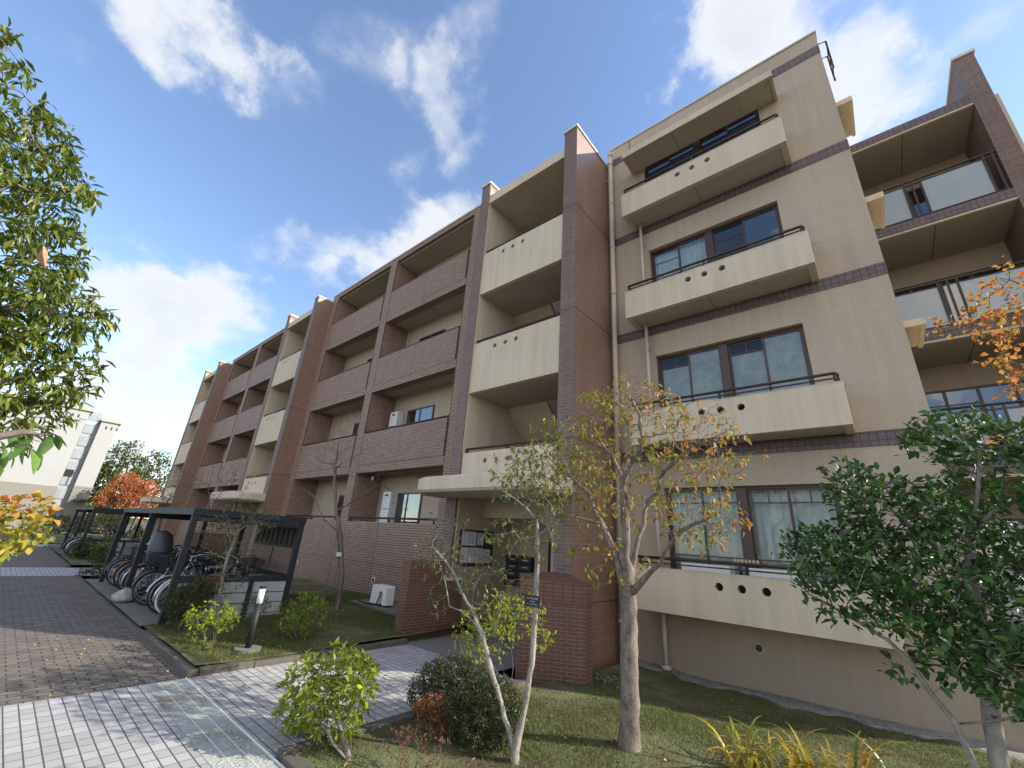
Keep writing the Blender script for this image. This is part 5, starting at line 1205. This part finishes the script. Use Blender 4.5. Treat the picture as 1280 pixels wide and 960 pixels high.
    if kidseat:
        mm = plain('navy_rain_cover', (.05, .06, .09), .5, bump=.2); m = MB()
        ring = lambda z, sx, sy, cy: [(sx*math.cos(t), cy+sy*math.sin(t), z) for t in [2*math.pi*i/14 for i in range(14)]]
        rs = [ring(.70, .13, .14, -.05), ring(.82, .20, .21, -.06), ring(1.0, .22, .23, -.08), ring(1.2, .21, .22, -.10), ring(1.36, .16, .17, -.12), ring(1.43, .07, .08, -.13)]
        m.add([p for g in rs for p in g], [(l*14+i, l*14+(i+1) % 14, (l+1)*14+(i+1) % 14, (l+1)*14+i) for l in range(5) for i in range(14)]+[tuple(range(13, -1, -1)), tuple(range(70, 84))]); ks = m.build('child_seat_cover', mm, R_, True)
        m = MB(); m.torus((0, -.11, 1.1), .215, .012, 'x', 18, 6, math.radians(20), math.radians(170)); m.build('cover_trim', plain('pale_trim', (.4, .5, .55), .5), ks)
    return R_
blk = plain('bike_black_paint', (.02, .02, .022), .3, bump=0, spec=.6); navy = plain('bike_navy_paint', (.03, .05, .10), .3, bump=0); silver = plain('bike_silver_paint', (.42, .43, .45), .3, .6, bump=0); red_ = plain('bike_maroon_paint', (.16, .03, .03), .3, bump=0)
PADZ = GL-.03
specs = [(-10.45, 2.62, blk, 0, dict(whitewall=True), 'bicycle with white tyres, first in from the corner post of the near shelter'),
 (-10.85, 2.66, silver, 1, {}, 'silver bicycle parked second from the corner post'),
 (-11.3, 2.75, navy, 0, {}, 'navy bicycle with a wire basket, third from the corner post'),
 (-11.75, 2.60, blk, 1, {}, 'black bicycle fourth from the corner post'),
 (-12.25, 2.70, blk, 0, dict(kidseat=True), 'bicycle carrying a child seat under a dark rain cover'),
 (-13.35, 2.60, silver, 0, {}, 'silver bicycle just beyond the middle shelter post'),
 (-13.8, 2.55, blk, 1, {}, 'black bicycle second beyond the middle shelter post'),
 (-14.3, 2.62, red_, 0, {}, 'maroon bicycle third beyond the middle shelter post'),
 (-14.9, 2.6, navy, 1, {}, 'navy bicycle fourth beyond the middle shelter post'),
 (-15.5, 2.6, blk, 0, {}, 'last black bicycle at the far end of the near shelter'),
 (-25.0, 2.55, silver, 0, {}, 'silver bicycle nearest in the far shelter'),
 (-25.6, 2.5, blk, 0, dict(coverc=True), 'black bicycle in the middle of the far shelter'),
 (-26.2, 2.55, navy, 0, {}, 'navy bicycle furthest in the far shelter')]
for i, (x, y, fm, flip, kw, lb) in enumerate(specs):
    o = bicycle(fm, label=lb, **kw); rr = random.Random(i)
    o.location = (x, y+(1.08 if flip else 0)+rr.uniform(-.08, .08), (PADZ if x > -20 else GL)+.0); o.rotation_euler = (0, math.radians(rr.uniform(-7, 7)), math.radians((180 if flip else 0)+rr.uniform(-10, 10)))
# sack by the middle post
q = gp(150, 750, GL); bm_ = []
m = MB(); n = 18; rs = []
for k, (z, r_) in enumerate(((0, .14), (.04, .20), (.10, .20), (.16, .15), (.21, .08), (.25, .03))):
    rs.append([(q[0]+r_*1.25*(1+.12*math.sin(3*t+k))*math.cos(t), q[1]+.05+r_*(1+.1*math.sin(5*t+k*2))*math.sin(t), PADZ+z+.02*math.sin(4*t+k)*(k > 0)) for t in [2*math.pi*i/n for i in range(n)]])
m.add([p for g in rs for p in g], [(l*n+i, l*n+(i+1) % n, (l+1)*n+(i+1) % n, (l+1)*n+i) for l in range(5) for i in range(n)]+[tuple(range(n-1, -1, -1)), tuple(range(5*n, 6*n))])
tag(m.build('sandbag', plain('sack_cloth', (.30, .32, .29), .9, var=.3, scale=12, bump=.4), smooth=True), 'pale sagging sack on the ground at the foot of the middle shelter post', 'sack')
# ================= bollard lamp =================
q = gp(309, 813, GL); bl = thing('bollard_lamp', 'black bollard lamp with a white cylindrical lens on the lawn corner', 'bollard lamp', (q[0], q[1], GL))
zt = at(326, 732, q[1])[2]; x, y = q[0], q[1]
MB().tube([(x, y, GL-.02), (x, y, GL+.035)], .17, 20).build('base', M_conc, bl, bevel=.0)
MB().tube([(x, y, GL+.036), (x, y, zt-.22)], .042, 16).build('pole', M_black, bl, True)
MB().tube([(x, y, zt-.22), (x, y, zt-.03)], .041, 16).build('lens', M_white, bl, True)
MB().tube([(x, y, zt-.03), (x, y, zt)], .045, 16).build('cap', M_black, bl)
# ================= white equipment box on the lawn =================
q = atz(476, 757, G+.2); x, y = q[0], q[1]; z = lz(x, y)
c0, c1_ = at(463, 757, y), at(489, 755, y); w = abs(c1_[0]-c0[0])*.78; top = at(470, 733, y)[2]
MBp = MB().box(x-1.0, x+1.4, y-.25, y+.45, z-.05, z+.05).build('concrete_pad', M_conc); tag(MBp, 'dark low concrete slab beneath the white outdoor box, along the brick wall', 'slab')
eb = thing('equipment_box', 'white plastic outdoor unit with a dark notch standing on a slab by the brick wall', 'equipment box', (x, y, z+.05))
pr = [(-w/2, 0), (w*.02, 0), (w*.02, .2), (w*.08, .27), (w*.2, .27), (w*.26, .2), (w*.26, 0), (w/2, 0), (w/2-.02, top-z-.06), (w/2-.05, top-z-.03), (-w/2+.06, top-z-.03), (-w/2+.03, top-z-.06)]
m = MB(); n = len(pr); m.add([(x+a, y-.11, z+.09+b) for a, b in pr]+[(x+a, y+.11, z+.09+b) for a, b in pr], [tuple(range(n)), tuple(range(2*n-1, n-1, -1))]+[(i, (i+1) % n, n+(i+1) % n, n+i) for i in range(n)]); m.build('casing', M_white, eb)
MB().box(x-w/2+.03, x+w/2-.03, y-.08, y+.08, z+.05, z+.092).build('foot', M_black, eb)
MB().box(x+w*.02, x+w*.12, y-.114, y-.1105, top-.10, top-.08).build('badge', M_joint, eb)
m = MB(); m.tube([(x+w*.19, y-.14, z+.3), (x+w*.19, y-.18, z+.2), (x+w*.15, y-.2, z+.1), (x-.3, y-.2, z+.07), (x-.8, y-.1, z+.065)], .016, 6); m.build('hose', M_black, eb, True)
# ================= white apartment block, far left =================
M_wht = stucco('white_render', (.335, .34, .335), 6, .1); M_bge = stucco('beige_render', (.21, .20, .17), 6, .1); M_green = plain('green_roof_trim', (.30, .34, .22), .6); M_pan = plain('grey_panel', (.24, .27, .30), .6)
WB = thing('white_apartment_block', 'white apartment block with green roof edge, far left beyond the path', 'apartment building', (-62, 2, G))
def wbox(name, x0, x1, y0, y1, z0, z1, m_, par=WB): return MB().box(x0, x1, y0, y1, z0, z1).build(name, m_, par)
XW = -60
def yy(u, v, x): return float(atx(u, v, x)[1])
def zz2(u, v, x): return float(atx(u, v, x)[2])
ya = yy(148, 532, XW); yb_ = yy(127, 528, XW); zt1 = zz2(147, 530, XW)
yc_ = yy(108, 528, XW+2); zt2 = zz2(100, 512, XW+2)
wbox('right_wing', XW-8, XW, yb_, ya, G, zt1, M_wht); wbox('right_wing_base', XW-8, XW+.02, yb_+.01, ya+.02, G, G+4.2, M_bge)
wbox('left_wing', XW-8, XW+2, -14, yc_, G, zt2, M_wht); wbox('left_wing_base', XW-8, XW+2.03, -14, yc_+.02, G, G+3.9, M_bge)
wbox('stair_bay', XW-8, XW-.6, yc_+.021, yb_, G, zt1-.5, M_wht)
for (x0, x1, y0, y1, z) in ((XW-8.2, XW+.2, yb_-.1, ya+.2, zt1), (XW-8.2, XW+2.2, -14, yc_+.2, zt2)):
    MB().box(x0, x1, y0, y1, z, z+.22).build('roof_trim', M_green, WB)
for i in range(9):
    z = G+.3+i*1.3; f = wbox('stair_window', XW-.6, XW-.52, yc_+.15, yb_-.12, z, z+.95, M_pan)
    MB().box(XW-.53, XW-.515, (yc_+yb_)/2-.05, (yc_+yb_)/2+.05, z, z+.95).build('mullion', M_joint if i == 3 else M_wht, f)
wbox('open_window', XW-.55, XW-.50, yc_+.1, yc_+.75, G+5.0, G+5.7, M_dark)
for k in range(3):
    wbox('roof_vent', XW, XW+.03, yb_+.45+k*.42, yb_+.57+k*.42, zt1-.75, zt1-.45, M_joint); wbox('roof_vent', XW+2, XW+2.03, yc_-1.6+k*.42, yc_-1.48+k*.42, zt2-.75, zt2-.45, M_joint)
wbox('door_canopy', XW, XW+1.2, ya-1.0, ya-.1, G+2.8, G+3.0, M_joint)
